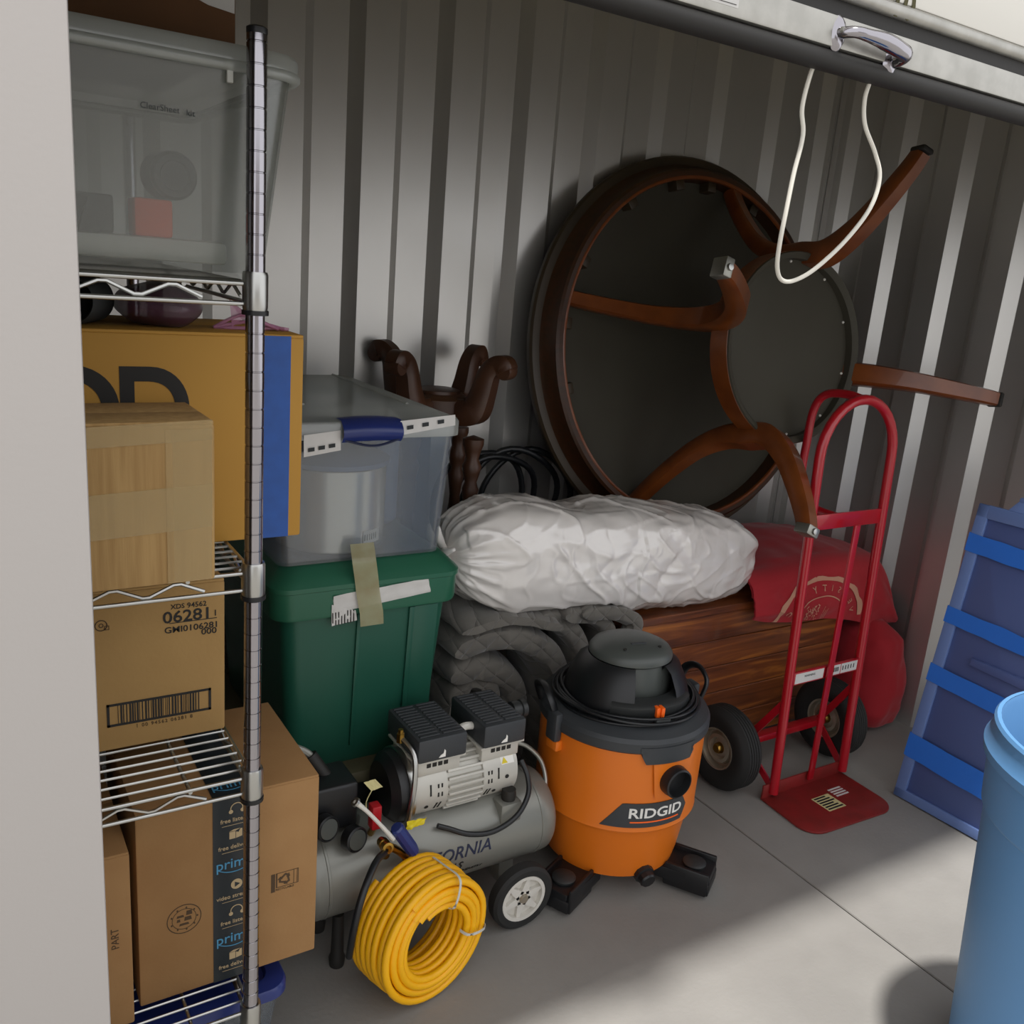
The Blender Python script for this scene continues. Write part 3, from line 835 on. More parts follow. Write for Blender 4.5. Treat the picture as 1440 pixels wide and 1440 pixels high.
# contents: a steel pot and blue-grey storage rolls
pt = thing('steel_pot', 'shiny steel stock pot inside the clear latch bin', 'pot', (.735, 1.90, ZB0+.008))
B(Matrix.Translation((.735, 1.905, ZB0+.008))).lathe([(0, .0), (.118, .0), (.124, .006), (.124, .185), (.128, .188), (.121, .19), (.119, .18), (.119, .01), (0, .01)], 40).build('body', 'pot_steel', pt)
B(Matrix.Translation((.735, 1.905, ZB0+.008))).lathe([(.1245, .02), (.1252, .02), (.1252, .05), (.1245, .05)], 8, None, math.radians(285), math.radians(310)).build('price_label', 'paper', pt)
b = B()
for k in range(6): 
    an = math.radians(287+k*3.2); c_, s_ = math.cos(an), math.sin(an)
    b.box((.735+.1256*c_-.0009, 1.905+.1256*s_-.0006, ZB0+.036), (.735+.1256*c_+.0009, 1.905+.1256*s_+.0006, ZB0+.05))
b.build('label_bars', 'ink', pt)
B(Matrix.Translation((.735, 1.905, ZB0+.008))).lathe([(.13, .19), (.13, .2), (.1, .213), (.04, .222), (0, .223)], 36).build('pot_lid', 'storage_blue', pt)
o = B(Matrix.Translation((.905, 2.02, ZB0+.008))).lathe([(0, 0), (.036, 0), (.046, .01), (.046, .22), (.036, .24), (0, .245)], 24).build('blue_canister', 'storage_blue'); tag(o, 'blue-grey canister behind the steel pot in the clear latch bin', 'canister'); recentre(o, (.905, 2.02, ZB0+.008))
o = B().box((.60, 2.08, ZB0+.008), (.92, 2.33, ZB0+.22), .02, 3).build('blue_case', 'storage_blue'); tag(o, 'blue-grey case at the rear of the clear latch bin', 'case'); recentre(o, (.76, 2.2, ZB0+.008))

# ================================================================= air compressor
CY, CZ, CR = 1.612, .215, .105
ac = thing('air_compressor', 'grey twin-head air compressor with silver motor and white-spoked wheels', 'air compressor', (.9, CY, 0))
TX0, TX1 = .575, 1.170
MX = frame((0, CY, CZ), (0, 1, 0), (0, 0, 1))          # local z runs along world X
MXt = MX
prof = [(0, TX0-.035)]
for k in range(1, 8): prof.append((CR*math.sin(PI/2*k/7), TX0+.012-.047*math.cos(PI/2*k/7)))
prof += [(CR, TX0+.03), (CR+.0015, TX0+.031), (CR+.0015, TX0+.036), (CR, TX0+.037), (CR, TX1-.037), (CR+.0015, TX1-.036), (CR+.0015, TX1-.031), (CR, TX1-.03)]
for k in range(6, -1, -1): prof.append((CR*math.sin(PI/2*k/7), TX1-.012+.047*math.cos(PI/2*k/7)))
tank = B(MX).lathe(prof, 40).build('tank', 'tank_grey', ac, 50)
def on_tank(v, R=CR+.0008):
    an = v.y/R
    return Vector((v.x, CY-R*math.cos(an)-v.z*math.cos(an), CZ+R*math.sin(an)+v.z*math.sin(an)))
# the printing on the tank's flank
A0 = PY(672, 1207, CY-CR)
def tf(dx, dz): return lambda v: on_tank(Vector((v.x+dx, v.y+dz, v.z)))
text('CALIFORNIA', .042, None, 'navy_dark', ac, fn=tf(A0.x-.087, .012), bold=.006, shear=.25, sx=1.0)
text('AIR TOOLS', .026, None, 'ink', ac, fn=tf(A0.x-.105, -.022), bold=.008, shear=.25)
text('ULTRA QUIET & OIL FREE INDUSTRY', .011, None, 'ink', ac, fn=tf(A0.x-.075, -.043), shear=.2)
# wheels
wp = PZ(733, 1306, 0)
WHR = .082
for yy, nm in ((CY-.13, 0), (CY+.13, 1)):
    Mw = frame((wp.x, yy, WHR), (1, 0, 0), (0, 0, 1))      # local z towards the door
    s = 1 if nm == 0 else -1
    w = B(Mw).lathe([(.058, -.016*s), (.074, -.018*s), (.081, -.012*s), (.082, 0), (.081, .012*s), (.074, .018*s), (.060, .018*s), (.058, .012*s)], 36).build('wheel', 'tire', ac)
    B(Mw).lathe([(.050, .0165*s), (.0585, .0165*s), (.0595, .012*s), (.0595, -.012*s), (.05, -.012*s), (.05, .0165*s)], 36).build('rim', 'white_wheel', w)
    B(Mw).lathe([(0, .004*s), (.05, .004*s), (.05, .002*s), (0, .002*s)], 28).build('wheel_disc', 'white_wheel', w)
    for k in range(6):
        an = k*PI/3+.3
        B(Mw @ Matrix.Rotation(an, 4, 'Z')).prism([(.010, -.0125), (.05, -.0045), (.05, .0045), (.010, .0125)], min(.004*s, .013*s), max(.004*s, .013*s)).build('spoke', 'white_wheel', w)
    B(Mw).lathe([(0, .019*s), (.010, .019*s), (.0115, .016*s), (.0115, .004*s), (0, .004*s)], 16).build('axle_cap', 'hub_steel', w)
B().tube([(wp.x, CY-.125, WHR), (wp.x, CY+.125, WHR)], .007, 10).build('axle', 'zinc', ac)
B().box((wp.x-.02, CY-.06, WHR-.01), (wp.x+.02, CY+.06, CZ-.08), .003).build('axle_bracket', 'tank_grey', ac)
for yy in (-.06, .06): B().lathe([(0, 0), (.016, 0), (.018, .02), (.014, .03), (.012, .13), (0, .13)], 16, Matrix.Translation((TX0+.07, CY+yy, 0))).build('rubber_foot', 'rubber', ac)
# motor with finned middle
MZ, MR_ = .372, .073
mx0, mx1 = .803, 1.075
MM = frame((0, CY, MZ), (0, 1, 0), (0, 0, 1))
mt = B(MM).lathe([(0, mx0), (.055, mx0), (MR_, mx0+.004), (MR_, .888), (MR_-.006, .889), (MR_-.006, .978), (MR_, .979), (MR_, mx1-.006), (MR_-.01, mx1), (0, mx1+.004)], 40).build('motor', 'motor_grey', ac)
for k in range(22):
    an = math.radians(-100+k*13.5)
    B(MM @ Matrix.Rotation(an-PI/2, 4, 'Z') if False else MM).box((0, 0, 0), (0, 0, 0)).bm.free() if False else None
    d_ = Vector((0, -math.cos(an), math.sin(an)))
    t_ = Vector((0, math.sin(an), math.cos(an)))
    Mf = Matrix(((1, 0, 0, 0), (0, d_.y, t_.y, CY), (0, d_.z, t_.z, MZ), (0, 0, 0, 1)))
    B(Mf).box((.889, MR_-.008, -.0032), (.978, MR_+.005, .0032), .001, 1).build('cooling_fin', 'motor_grey', mt)
B(MM).lathe([(0, mx0-.046), (.06, mx0-.046), (.078, mx0-.03), (.082, mx0-.008), (.082, mx0+.002), (0, mx0+.002)], 36).build('fan_cowl', 'black_plastic', mt)
B(MM).lathe([(.0822, mx0-.012), (.086, mx0-.011), (.086, mx0+.001), (.0822, mx0+.002)], 36).build('cowl_ring', 'steel', mt)
def on_motor(v, R=MR_+.0006):
    an = v.y/R
    return Vector((v.x, CY-(R+v.z)*math.cos(an), MZ+(R+v.z)*math.sin(an)))
def slot_shade(x, an, w, h, tilt=0):
    b = B(); b.prism([(x-w/2-tilt, an-h/2), (x+w/2-tilt, an-h/2), (x+w/2+tilt, an+h/2), (x-w/2+tilt, an+h/2)], 0, .0006, None, 0, on_motor)
    b.build('vent_slot_shade', 'ink', mt, 0)  # uncut: flat dark patch painted as the shade inside a vent
for x, s in ((.845, 1), (1.018, 1)):
    slot_shade(x, .012, .004, .026); 
for x in (.864, .873, .992, 1.0): slot_shade(x, .008, .004, .03)
for x in (.862, .871, .99, .998): slot_shade(x, -.034, .004, .02, .002)
for x, a_ in ((.838, -.03), (1.04, .0), (1.012, -.036)):
    b = B(); b.prism([(x+p_, a_+q_) for p_, q_ in arc(0, 0, .005, 0, 2*PI, 12)[:-1]], 0, .0006, None, 0, on_motor); b.build('screw_hole_shade', 'ink', mt, 0)  # dark discs painted as the shade inside screw holes
b = B(); b.prism([(1.026, .030), (1.06, .030), (1.06, .055), (1.026, .055)], 0, .0006, None, 0, on_motor); lb = b.build('warning_label', 'white_print', mt, 0)
b = B(); b.prism([(1.027, .032), (1.043, .032), (1.035, .046)], .0006, .001, None, 0, on_motor); b.build('warning_triangle', 'yellow_print', lb, 0)
b = B(); b.prism([(1.046, .047), (1.059, .047), (1.059, .051), (1.046, .051)], .0006, .001, None, 0, on_motor); b.build('warning_stripe', 'yellow_print', lb, 0)
# cylinder heads
for xa, xb in ((.806, .925), (.968, 1.078)):
    hh = thing_part = B().box((xa+.006, CY-.062, MZ+.045), (xb-.006, CY+.062, .452), .003).build('cylinder', 'motor_grey', ac)
    B().box((xa-.002, CY-.072, .452), (xb+.002, CY+.072, .458), .001).build('cylinder_plate', 'motor_grey', hh)
    for k in range(4): B().box((xa+.03+k*.014, CY-.0635, .436), (xa+.04+k*.014, CY-.0615, .449), .0005, 1).build('port_slot_shade', 'ink', hh)  # dark bars stand in for the shade inside the ports
    fc = B().box((xa, CY-.078, .458), (xb, CY+.085, .514), .006).build('filter_cover', 'charcoal', ac)
    for k in range(12):
        y = CY-.066+k*.0123
        for x0, x1 in ((xa+.008, (xa+xb)/2-.004), ((xa+xb)/2+.004, xb-.008)):
            B().box((x0, y, .5135), (x1, y+.007, .5165), .001, 1).build('vent_bar', 'charcoal', fc)
    B(FRONT((xa+xb)/2-.01, CY-.0782, .466)).prism([(0, 0), (.016, 0), (.016, .014), (.013, .018), (.011, .009), (.004, .005)], 0, .001).build('clip_mark', 'white_print', fc, 0)
B().tube([(.925, CY-.02, .485), (.946, CY-.025, .495), (.968, CY-.02, .49)], .009, 10, smooth=4).build('link_pipe', 'white_plastic', ac)
b = B(frame((1.078, CY+.01, .488), (0, 1, 0), (0, 0, 1)))
b.lathe([(0, 0), (.014, 0), (.014, .012), (.021, .013), (.022, .03), (.018, .032), (.018, .036), (.0215, .038), (.0215, .05), (0, .052)], 20); b.build('air_filter', 'dark_plastic', ac)
# cradle, hoses and pipework
for x in (.83, 1.05): B().box((x-.02, CY-.05, CZ+CR-.015), (x+.02, CY+.05, MZ-.062), .004).build('motor_foot', 'tank_grey', ac)
B().lathe([(0, 0), (.016, 0), (.018, .012), (.016, .028), (0, .028)], 14, Matrix.Translation((1.05, CY-.072, CZ+CR-.012))).build('rubber_mount', 'rubber', ac)
B().box((1.02, CY-.095, CZ+CR-.06), (1.075, CY-.05, CZ+CR-.01), .003).build('mount_bracket', 'tank_grey', ac)
hs = [(.86, CY-.085, CZ+.085), (.885, CY-.092, CZ+.075), (.93, CY-.108, CZ+.058), (.99, CY-.112, CZ+.05), (1.05, CY-.11, CZ+.07), (1.085, CY-.10, CZ+.11), (1.09, CY-.085, CZ+.15), (1.085, CY-.06, CZ+.18)]
B().tube(hs, .0062, 10, smooth=6).build('power_lead', 'cable_black', ac)
B().tube([(1.09, CY+.02, .40), (1.14, CY+.01, .385), (1.175, CY-.01, .35), (1.182, CY-.03, .31), (1.172, CY-.05, .275), (1.178, CY-.055, .268)], .0055, 10, smooth=6).build('copper_pipe', 'zinc', ac)
b = B().tube([(.786, CY-.03, .505), (.80, CY-.07, .48), (.797, CY-.085, .42), (.79, CY-.085, .36), (.782, CY-.08, .30)], .006, 10, smooth=6); b.build('braided_hose', 'steel', ac)
B().lathe([(0, 0), (.009, 0), (.009, .02), (.006, .022), (.006, .03), (0, .03)], 6, Matrix.Translation((.785, CY-.03, .495))).build('brass_elbow', 'brass', ac)
p = PY(600, 1165, CY-CR-.005)
wpatch(ac, 'yellow_tag', 'yellow_print', ((570, 1168), (595, 1158), (600, 1148), (572, 1155)), CY-CR-.012, .006)
# pressure switch with its knobs at the tank's left end
SWX = .625
sw = B().box((SWX-.055, CY-.05, CZ+CR+.01), (SWX+.06, CY+.05, CZ+CR+.115), .008, 3).build('pressure_switch', 'black_plastic', ac)
B().tube([(SWX, CY, CZ+CR-.01), (SWX, CY, CZ+CR+.02)], .014, 12).build('switch_stem', 'zinc', sw)
g1 = PY(460, 1165, CY-.075); g2 = PY(500, 1180, CY-.085)
for i, p in enumerate((g1, g2)):
    Mg = frame(p, (.8, .3, .3), (-.2, .1, 1)) 
    g = B(Mg).lathe([(0, -.02), (.02, -.02), (.027, -.016), (.027, .006), (.024, .009), (.022, .006), (0, .006)], 28).build('pressure_gauge', 'black_plastic', ac)
    B(Mg).lathe([(0, .0062), (.0215, .0062), (.0215, .0072), (0, .0072)], 24).build('gauge_face', 'grey_plastic', g)
    B().tube([p+Vector((0, .01, 0)), (p.x+.03, CY-.02, CZ+CR+.01)], .007, 8).build('gauge_stem', 'zinc', g)
p = PY(527, 1148, CY-.07); rv = B().box((p.x-.011, p.y-.013, p.z-.026), (p.x+.011, p.y+.013, p.z+.03), .004).build('red_valve', 'red_plastic', ac)
B().tube([(p.x, p.y, p.z-.025), (p.x, p.y+.02, CZ+CR-.02)], .008, 10).build('valve_stem', 'brass', rv)
q = PY(524, 1105, CY-.07); wpatch(ac, 'hang_tag', 'tag_cream', ((522, 1112), (538, 1106), (527, 1095), (511, 1100)), CY-.075, .002)
B().tube([PY(525, 1108, CY-.074), PY(515, 1128, CY-.075), PY(517, 1145, CY-.07)], .0012, 5, smooth=4).build('tag_cord', 'tag_cream', ac)
# brass outlet with ball valve lever, blue coupler
v0 = PY(541, 1188, CY-CR-.03)
bv = B(frame(v0, (1, 0, .2), (0, .2, 1))).lathe([(0, -.02), (.010, -.02), (.012, -.012), (.012, .0), (.010, .002), (.010, .012), (.012, .013), (.012, .02), (.007, .021), (.007, .01), (0, .01)], 18).build('outlet_valve', 'brass', ac)
B().tube([v0+Vector((0, .01, 0)), (v0.x+.02, CY-CR+.005, CZ+.06)], .009, 12).build('outlet_pipe', 'brass', bv)
lv = [PY(553, 1180, CY-CR-.035), PY(535, 1160, CY-CR-.04), PY(515, 1140, CY-CR-.045), PY(500, 1128, CY-CR-.05)]
le = B().tube(lv, [.0052, .0042, .0042, .0062], 10, smooth=5).build('valve_lever', 'white_plastic', bv)
B(frame(lv[3], (.7, 0, .7), (0, 1, 0))).lathe([(.004, -.003), (.0095, -.003), (.0095, .003), (.004, .003), (.004, -.003)], 16).build('lever_ring', 'steel', le)
bk0, bk1 = PY(557, 1163, CY-CR-.03), PY(582, 1198, CY-CR-.03)
bkM = frame(bk0, (0, 1, 0), (bk1-bk0).cross(Vector((0, 1, 0)))); ln = (bk1-bk0).length
bkM = Matrix.Translation(bk0) @ (bk1-bk0).to_track_quat('Z', 'Y').to_matrix().to_4x4()
B(bkM).lathe([(0, 0), (.012, 0), (.015, .004), (.015, ln*.8), (.012, ln), (0, ln)], 10).build('blue_coupler', 'navy', bv)
cp = PY(560, 1196, CY-CR-.02); B().tube([v0, cp, PY(577, 1212, CY-CR-.015)], .0085, 10, smooth=3).build('copper_fitting', 'brass', bv)
# black rubber carry grip at the left end
g0, g1_ = PY(436, 1062, CY+.03), PY(460, 1095, CY+.01)
B().tube([g0, g1_], .015, 14).build('carry_grip', 'rubber', ac)
B().tube([g0+Vector((-.03, .01, .02)), g0, g1_, g1_+Vector((.01, -.0, -.06)), (TX0+.03, CY, CZ+CR-.005)], .008, 10, smooth=5).build('carry_bar', 'tank_grey', ac)

# ---------------------------------------------------------------- yellow hose coil
HX, HY, HZ = .775, 1.424, .147
nrm = Vector((.24, -.97, .02)).normalized()
ex = Vector((0, 0, 1)).cross(nrm).normalized(); ey = nrm.cross(ex)
HM = Matrix(((ex.x, ey.x, nrm.x, HX), (ex.y, ey.y, nrm.y, HY), (ex.z, ey.z, nrm.z, HZ), (0, 0, 0, 1)))
hc = thing('air_hose', 'coiled yellow air hose leaning against the compressor tank', 'hose', (HX, HY, 0))
hr = .0084
rg = random.Random(5)
layers = [(.128, 7, -.056), (.112, 7, -.054), (.097, 6, -.034), (.082, 4, -.004)]
for R, turns, z0 in layers:
    pts = []
    N_ = 40
    ph = 2.1+rg.uniform(-.2, .2); jit = [rg.uniform(-.003, .003) for _ in range(turns+2)]
    for k in range(turns*N_+1):
        t = k/N_; i = int(t); j = jit[i]*(1-(t-i))+jit[i+1]*(t-i)
        an = ph+2*PI*t
        e_ = max(0, t-(turns-.3))/.3
        pts.append(((R+j-.014*e_)*math.cos(an), (R+j-.014*e_)*math.sin(an)*1.03, z0+t*.0168-.012*e_))
    B(HM).tube(pts, hr, 10).build('hose_loops', 'yellow_hose', hc, 60)
def tie(an):
    c_, s_ = math.cos(an), math.sin(an)
    loop = []
    for r_, z_ in ((.070, .052), (.074, .072), (.095, .0765), (.120, .0735), (.133, .067), (.1380, .054), (.1382, .03), (.1382, -.02)):
        loop.append((r_*c_, r_*s_*1.03, z_))
    B(HM).tube(loop, 1, smooth=3, sec=[(.0006, -.003), (.0006, .003), (-.0006, .003), (-.0006, -.003)], up=(c_, s_, .3)).build('cable_tie', 'milky', hc, 60)
tie(math.radians(70)); tie(math.radians(-12))
B().tube([v0+Vector((0, -.01, -.01)), PY(529, 1212, 1.43), PY(511, 1255, 1.385), PY(499, 1300, 1.375), PY(491, 1345, 1.40)], .0075, 10, smooth=6).build('black_lead', 'cable_black', hc, 60)

# ================================================================= wet/dry vacuum
VX, VY = 1.425, 1.605
vc = thing('shop_vacuum', 'orange wet dry shop vacuum with a charcoal lid and caster feet', 'vacuum', (VX, VY, 0), math.radians(-13))
dr = [(0, .055), (.160, .055), (.172, .062), (.178, .09), (.190, .175), (.198, .203), (.206, .208), (.209, .214), (.2075, .222), (.2085, .30), (.2095, .38), (.2095, .425), (.200, .43), (0, .43)]
dm = B().lathe(dr, 64).build('drum', 'vac_orange', vc, 30, local=True)
def rad(z):
    for (r0, z0), (r1, z1_) in zip(dr[2:], dr[3:]):
        if z0 <= z <= z1_ and z1_ > z0: return r0+(r1-r0)*(z-z0)/(z1_-z0)
    return .2085
def on_drum(z0, a0, lift=.0012):
    """maps (x along the girth, y up) to the drum's surface, a0 = angle right of the front"""
    def f(v):
        z = z0+v.y; r = rad(z)+lift+v.z; an = a0+v.x/.2085
        return Vector((r*math.sin(an), -r*math.cos(an), z))
    return f
def dense(poly, n=6):
    q = []
    for (a_, b_), (c_, d_) in zip(poly, poly[1:]+poly[:1]):
        for k in range(n): q.append((a_+(c_-a_)*k/n, b_+(d_-b_)*k/n))
    return q
def drum_patch(parent, name, m, poly, z0, a0, lift, th=.0012):
    """curved patch: strips between the polygon's lower and upper edge"""
    xs = [p[0] for p in poly]; x0, x1 = min(xs), max(xs)
    f = on_drum(z0, a0, lift)
    def span(x):
        ys = []
        for (a_, b_), (c_, d_) in zip(poly, poly[1:]+poly[:1]):
            if abs(c_-a_) > 1e-9 and min(a_, c_)-1e-9 <= x <= max(a_, c_)+1e-9: ys.append(b_+(d_-b_)*(x-a_)/(c_-a_))
        return min(ys), max(ys)
    b = B()
    for z_ in (0, th):
        b.grid(lambda u, v: f(Vector((x0+(x1-x0)*u, span(x0+(x1-x0)*u)[0]*(1-v)+span(x0+(x1-x0)*u)[1]*v, z_))), 30, 5)
    return b.build(name, m, parent, 50, local=True)
LA = math.radians(0)
lbp = drum_patch(vc, 'name_plate', 'charcoal', [(-.128, -.024), (.094, -.024), (.108, .012), (.088, .042), (-.078, .042)], .250, LA, .0005)
text('RIDGID', .037, None, 'white_print', lbp, fn=on_drum(.264, LA+.06, .002), bold=.018, sx=1.22, local=True)
drum_patch(lbp, 'orange_rule', 'bright_orange', [(-.056, -.0035), (.08, -.0035), (.08, .0), (-.056, .0)], .243, LA, .002, .0006)
# hose port
PA = math.radians(11)
Mp = Matrix.Rotation(PA, 4, 'Z') @ Matrix.Translation((0, -.205, .352)) @ Matrix.Rotation(PI/2, 4, 'X')
drum_patch(vc, 'port_surround', 'vac_orange', [(-.045, -.045), (.045, -.045), (.06, .06), (-.06, .06)], .352, PA, .0, .007)
B(Mp).lathe([(.028, -.01), (.037, -.01), (.039, .014), (.037, .034), (.033, .036), (.031, .03), (.031, -.01)], 28).build('hose_port', 'black_plastic', vc, local=True)
B(Mp).lathe([(0, .0125), (.031, .0125), (.031, .0145), (0, .0145)], 20).build('port_throat', 'black_plastic', vc, local=True)
# lid
lid_p = [(0, .425), (.212, .425), (.217, .43), (.217, .452), (.211, .462), (.196, .470), (.182, .478), (.172, .480), (.160, .478), (0, .478)]
lm_ = B().lathe(lid_p, 64).build('lid', 'charcoal', vc, 30, local=True)
drum_patch(lm_, 'lid_lip', 'charcoal', [(-.06, -.028), (.06, -.028), (.075, 0), (.075, .014), (-.075, .014), (-.075, 0)], .43, math.radians(6), .004, .006)
for an in (-75, 100): # latches
    Ml = Matrix.Rotation(math.radians(an), 4, 'Z')
    l_ = B(Ml).box((-.02, -.232, .40), (.02, -.210, .475), .006).build('lid_latch', 'charcoal', vc, local=True)
    B(Ml).box((-.021, -.226, .375), (.021, -.205, .402), .004).build('latch_catch', 'vac_orange', l_, local=True)
# motor head: round housing with side wings and a flat cap
hp = [(0, .478), (.110, .478), (.110, .50), (.106, .56), (.100, .585), (.09, .590), (0, .592)]
B().lathe(hp, 48, Matrix.Diagonal((1, .92, 1, 1))).build('motor_housing', 'grey_plastic', vc, 35, local=True)
capm = B().lathe([(.05, .586), (.098, .586), (.106, .592), (.106, .602), (.098, .613), (.075, .624), (.035, .630), (0, .631)], 48, Matrix.Diagonal((1.0, .95, 1, 1))).build('top_cap', 'grey_plastic', vc, 40, local=True)
for a_ in (-38, 42): B().lathe([(0, .0), (.004, .0), (.004, .004), (0, .005)], 10, Matrix.Translation((.075*math.sin(math.radians(a_)), -.072*math.cos(math.radians(a_)), .6235))).build('cap_screw', 'ink', capm, local=True)
B(Matrix.Translation((0, -.035, .630))).box((-.02, -.004, -.003), (.02, .004, .0015), .001).build('cap_badge', 'charcoal', capm, local=True)
for a0, a1 in ((math.radians(-215), math.radians(-108)), (math.radians(-62), math.radians(35))):
    prof_w = [(.108, .480), (.160, .480), (.159, .50), (.148, .535), (.128, .575), (.108, .590), (.098, .586), (.104, .55), (.108, .480)]
    B().lathe(prof_w, 24, Matrix.Diagonal((1, .95, 1, 1)), a0, a1).build('side_wing', 'black_plastic', vc, 40, local=True)
# switch ledge in front with orange rocker
B().lathe([(.118, .482), (.156, .482), (.160, .490), (.160, .514), (.152, .520), (.118, .524)], 24, None, math.radians(-130), math.radians(-40)).build('front_ledge', 'dark_plastic', vc, 40, local=True)
Mo_ = Matrix.Rotation(math.radians(3), 4, 'Z')
B(Mo_).box((-.010, -.168, .494), (.000, -.150, .520), .002).box((.0015, -.171, .494), (.011, -.150, .520), .002).build('switch', 'bright_orange', vc, local=True)
# cord wrapped round the head
for i, (R, z) in enumerate(((.165, .484), (.174, .486), (.168, .493), (.183, .482), (.177, .494), (.186, .490))):
    pts = [((R+.003*math.sin(3*t+i))*math.cos(t), (R+.003*math.sin(2*t+i))*math.sin(t), z+.004*math.sin(2*t+i*1.3)) for t in [2*PI*k/48 for k in range(48)]]
    B().tube(pts, .0042, 8, closed=True).build('power_cord', 'cable_black', vc, 60, local=True)
B(Mo_).box((-.02, -.186, .484), (.02, -.174, .499), .003).build('cord_clip', 'dark_plastic', vc, local=True)
# carry handles left and right
for s in (-1, 1):
    pts = [(s*.205, -.05, .455), (s*.222, -.045, .50), (s*.226, 0, .522), (s*.222, .045, .50), (s*.205, .05, .455)]
    B(Matrix.Rotation(math.radians(8 if s > 0 else 0), 4, 'Z')).tube(pts, .008, 10, smooth=5, sec=[(1.5*math.cos(t), .8*math.sin(t)) for t in [2*PI*k/10 for k in range(10)]]).build('carry_handle', 'black_plastic', vc, 60, local=True)
# feet with casters
for an in (-52, 46, 140, 222):
    Mf = Matrix.Rotation(math.radians(an), 4, 'Z')
    b = B(Mf)
    ft = [(-.055, -.14), (-.05, -.225), (-.048, -.265), (-.036, -.285), (.036, -.285), (.048, -.265), (.05, -.225), (.055, -.14)]
    b.prism(ft, .028, .062, None, .006)
    foot = b.build('caster_foot', 'black_plastic', vc, 40, local=True)
    B(Mf).box((-.050, -.283, .012), (-.040, -.17, .075), .004).box((.040, -.283, .012), (.050, -.17, .075), .004).box((-.045, -.287, .012), (.045, -.277, .045), .004).build('foot_rib', 'black_plastic', foot, local=True)
    B(Mf).lathe([(0, .06), (.026, .06), (.03, .066), (.03, .070), (.024, .074), (0, .076)], 20, Matrix.Translation((0, -.235, 0))).build('foot_boss', 'dark_plastic', foot, local=True)
    B(Mf).lathe([(0, -.011), (.022, -.011), (.024, -.007), (.024, .007), (.022, .011), (0, .011)], 20, Matrix.Translation((0, -.24, .024)) @ Matrix.Rotation(PI/2, 4, 'Y')).build('caster', 'tire', foot, local=True)
# drain cap
Md = Matrix.Rotation(math.radians(6), 4, 'Z') @ Matrix.Translation((0, -.172, .068)) @ Matrix.Rotation(PI/2+.25, 4, 'X')
B(Md).lathe([(0, .03), (.018, .03), (.021, .026), (.021, .012), (.026, .01), (.026, -.012), (0, -.012)], 10).build('drain_cap', 'black_plastic', vc, local=True)
# ================================================================= cedar chest
KX0, KX1, KY0, KY1, KH = 1.66, 2.66, 1.90, 2.36, .525
ch = thing('cedar_chest', 'reddish brown cedar plank chest under the white bag', 'chest', ((KX0+KX1)/2, (KY0+KY1)/2, 0))
B().box((KX0+.012, KY0+.012, .03), (KX1-.012, KY1-.012, KH-.03), .002).build('carcass', 'cedar', ch)
nb_ = 5; hz = (KH-.055)/nb_
for k in range(nb_):
    z0 = .03+k*hz
    B().box((KX0, KY0, z0+.0012), (KX1, KY0+.016, z0+hz-.0012), .002, 1).build('plank', 'cedar', ch)
    B().box((KX0, KY1-.016, z0+.0012), (KX1, KY1, z0+hz-.0012), .002, 1).build('plank', 'cedar', ch)
    B().box((KX0+.001, KY0+.016, z0+.0012), (KX0+.016, KY1-.016, z0+hz-.0012), .002, 1).build('plank', 'cedar', ch)
    B().box((KX1-.016, KY0+.016, z0+.0012), (KX1-.001, KY1-.016, z0+hz-.0012), .002, 1).build('plank', 'cedar', ch)
for k in range(4):
    w = (KY1-KY0+.02)/4
    B().box((KX0-.012, KY0-.012+k*w+.001, KH-.024), (KX1+.012, KY0-.012+(k+1)*w-.001, KH), .003, 1).build('lid_plank', 'cedar', ch)
for x in (KX0+.03, KX1-.03):
    for y in (KY0+.03, KY1-.03): B().box((x-.025, y-.025, 0), (x+.025, y+.025, .031), .003).build('foot', 'cedar', ch)

# ================================================================= quilted moving blanket
mb = thing('moving_blanket', 'folded grey quilted moving blanket between green tote and cedar chest', 'blanket', (1.32, 1.95, 0))
def qmat(name, col):
    m = bpy.data.materials.new(name); m.use_nodes = True
    nt = m.node_tree; N = nt.nodes; L = nt.links; p = N['Principled BSDF']
    p.inputs['Base Color'].default_value = (*lin(col), 1); p.inputs['Roughness'].default_value = .95; p.inputs['Sheen Weight'].default_value = .25
    tc = N.new('ShaderNodeTexCoord'); mp = N.new('ShaderNodeMapping'); mp.inputs['Rotation'].default_value = (.3, .785, .5)
    L.new(tc.outputs['Object'], mp.inputs[0])
    w1 = N.new('ShaderNodeTexWave'); w1.inputs['Scale'].default_value = 7; w1.inputs['Distortion'].default_value = 1.5; w1.inputs['Detail'].default_value = 1
    w2 = N.new('ShaderNodeTexWave'); w2.inputs['Scale'].default_value = 7; w2.inputs['Distortion'].default_value = 1.5; w2.bands_direction = 'Z'
    L.new(mp.outputs[0], w1.inputs[0]); L.new(mp.outputs[0], w2.inputs[0])
    mn = N.new('ShaderNodeMath'); mn.operation = 'MINIMUM'; L.new(w1.outputs['Fac'], mn.inputs[0]); L.new(w2.outputs['Fac'], mn.inputs[1])
    pw = N.new('ShaderNodeMath'); pw.operation = 'POWER'; pw.inputs[1].default_value = .25; L.new(mn.outputs[0], pw.inputs[0])
    bp = N.new('ShaderNodeBump'); bp.inputs['Strength'].default_value = .7; bp.inputs['Distance'].default_value = .008
    L.new(pw.outputs[0], bp.inputs['Height']); L.new(bp.outputs[0], p.inputs['Normal'])
    MATS[name] = m
qmat('quilt', '6a665f')
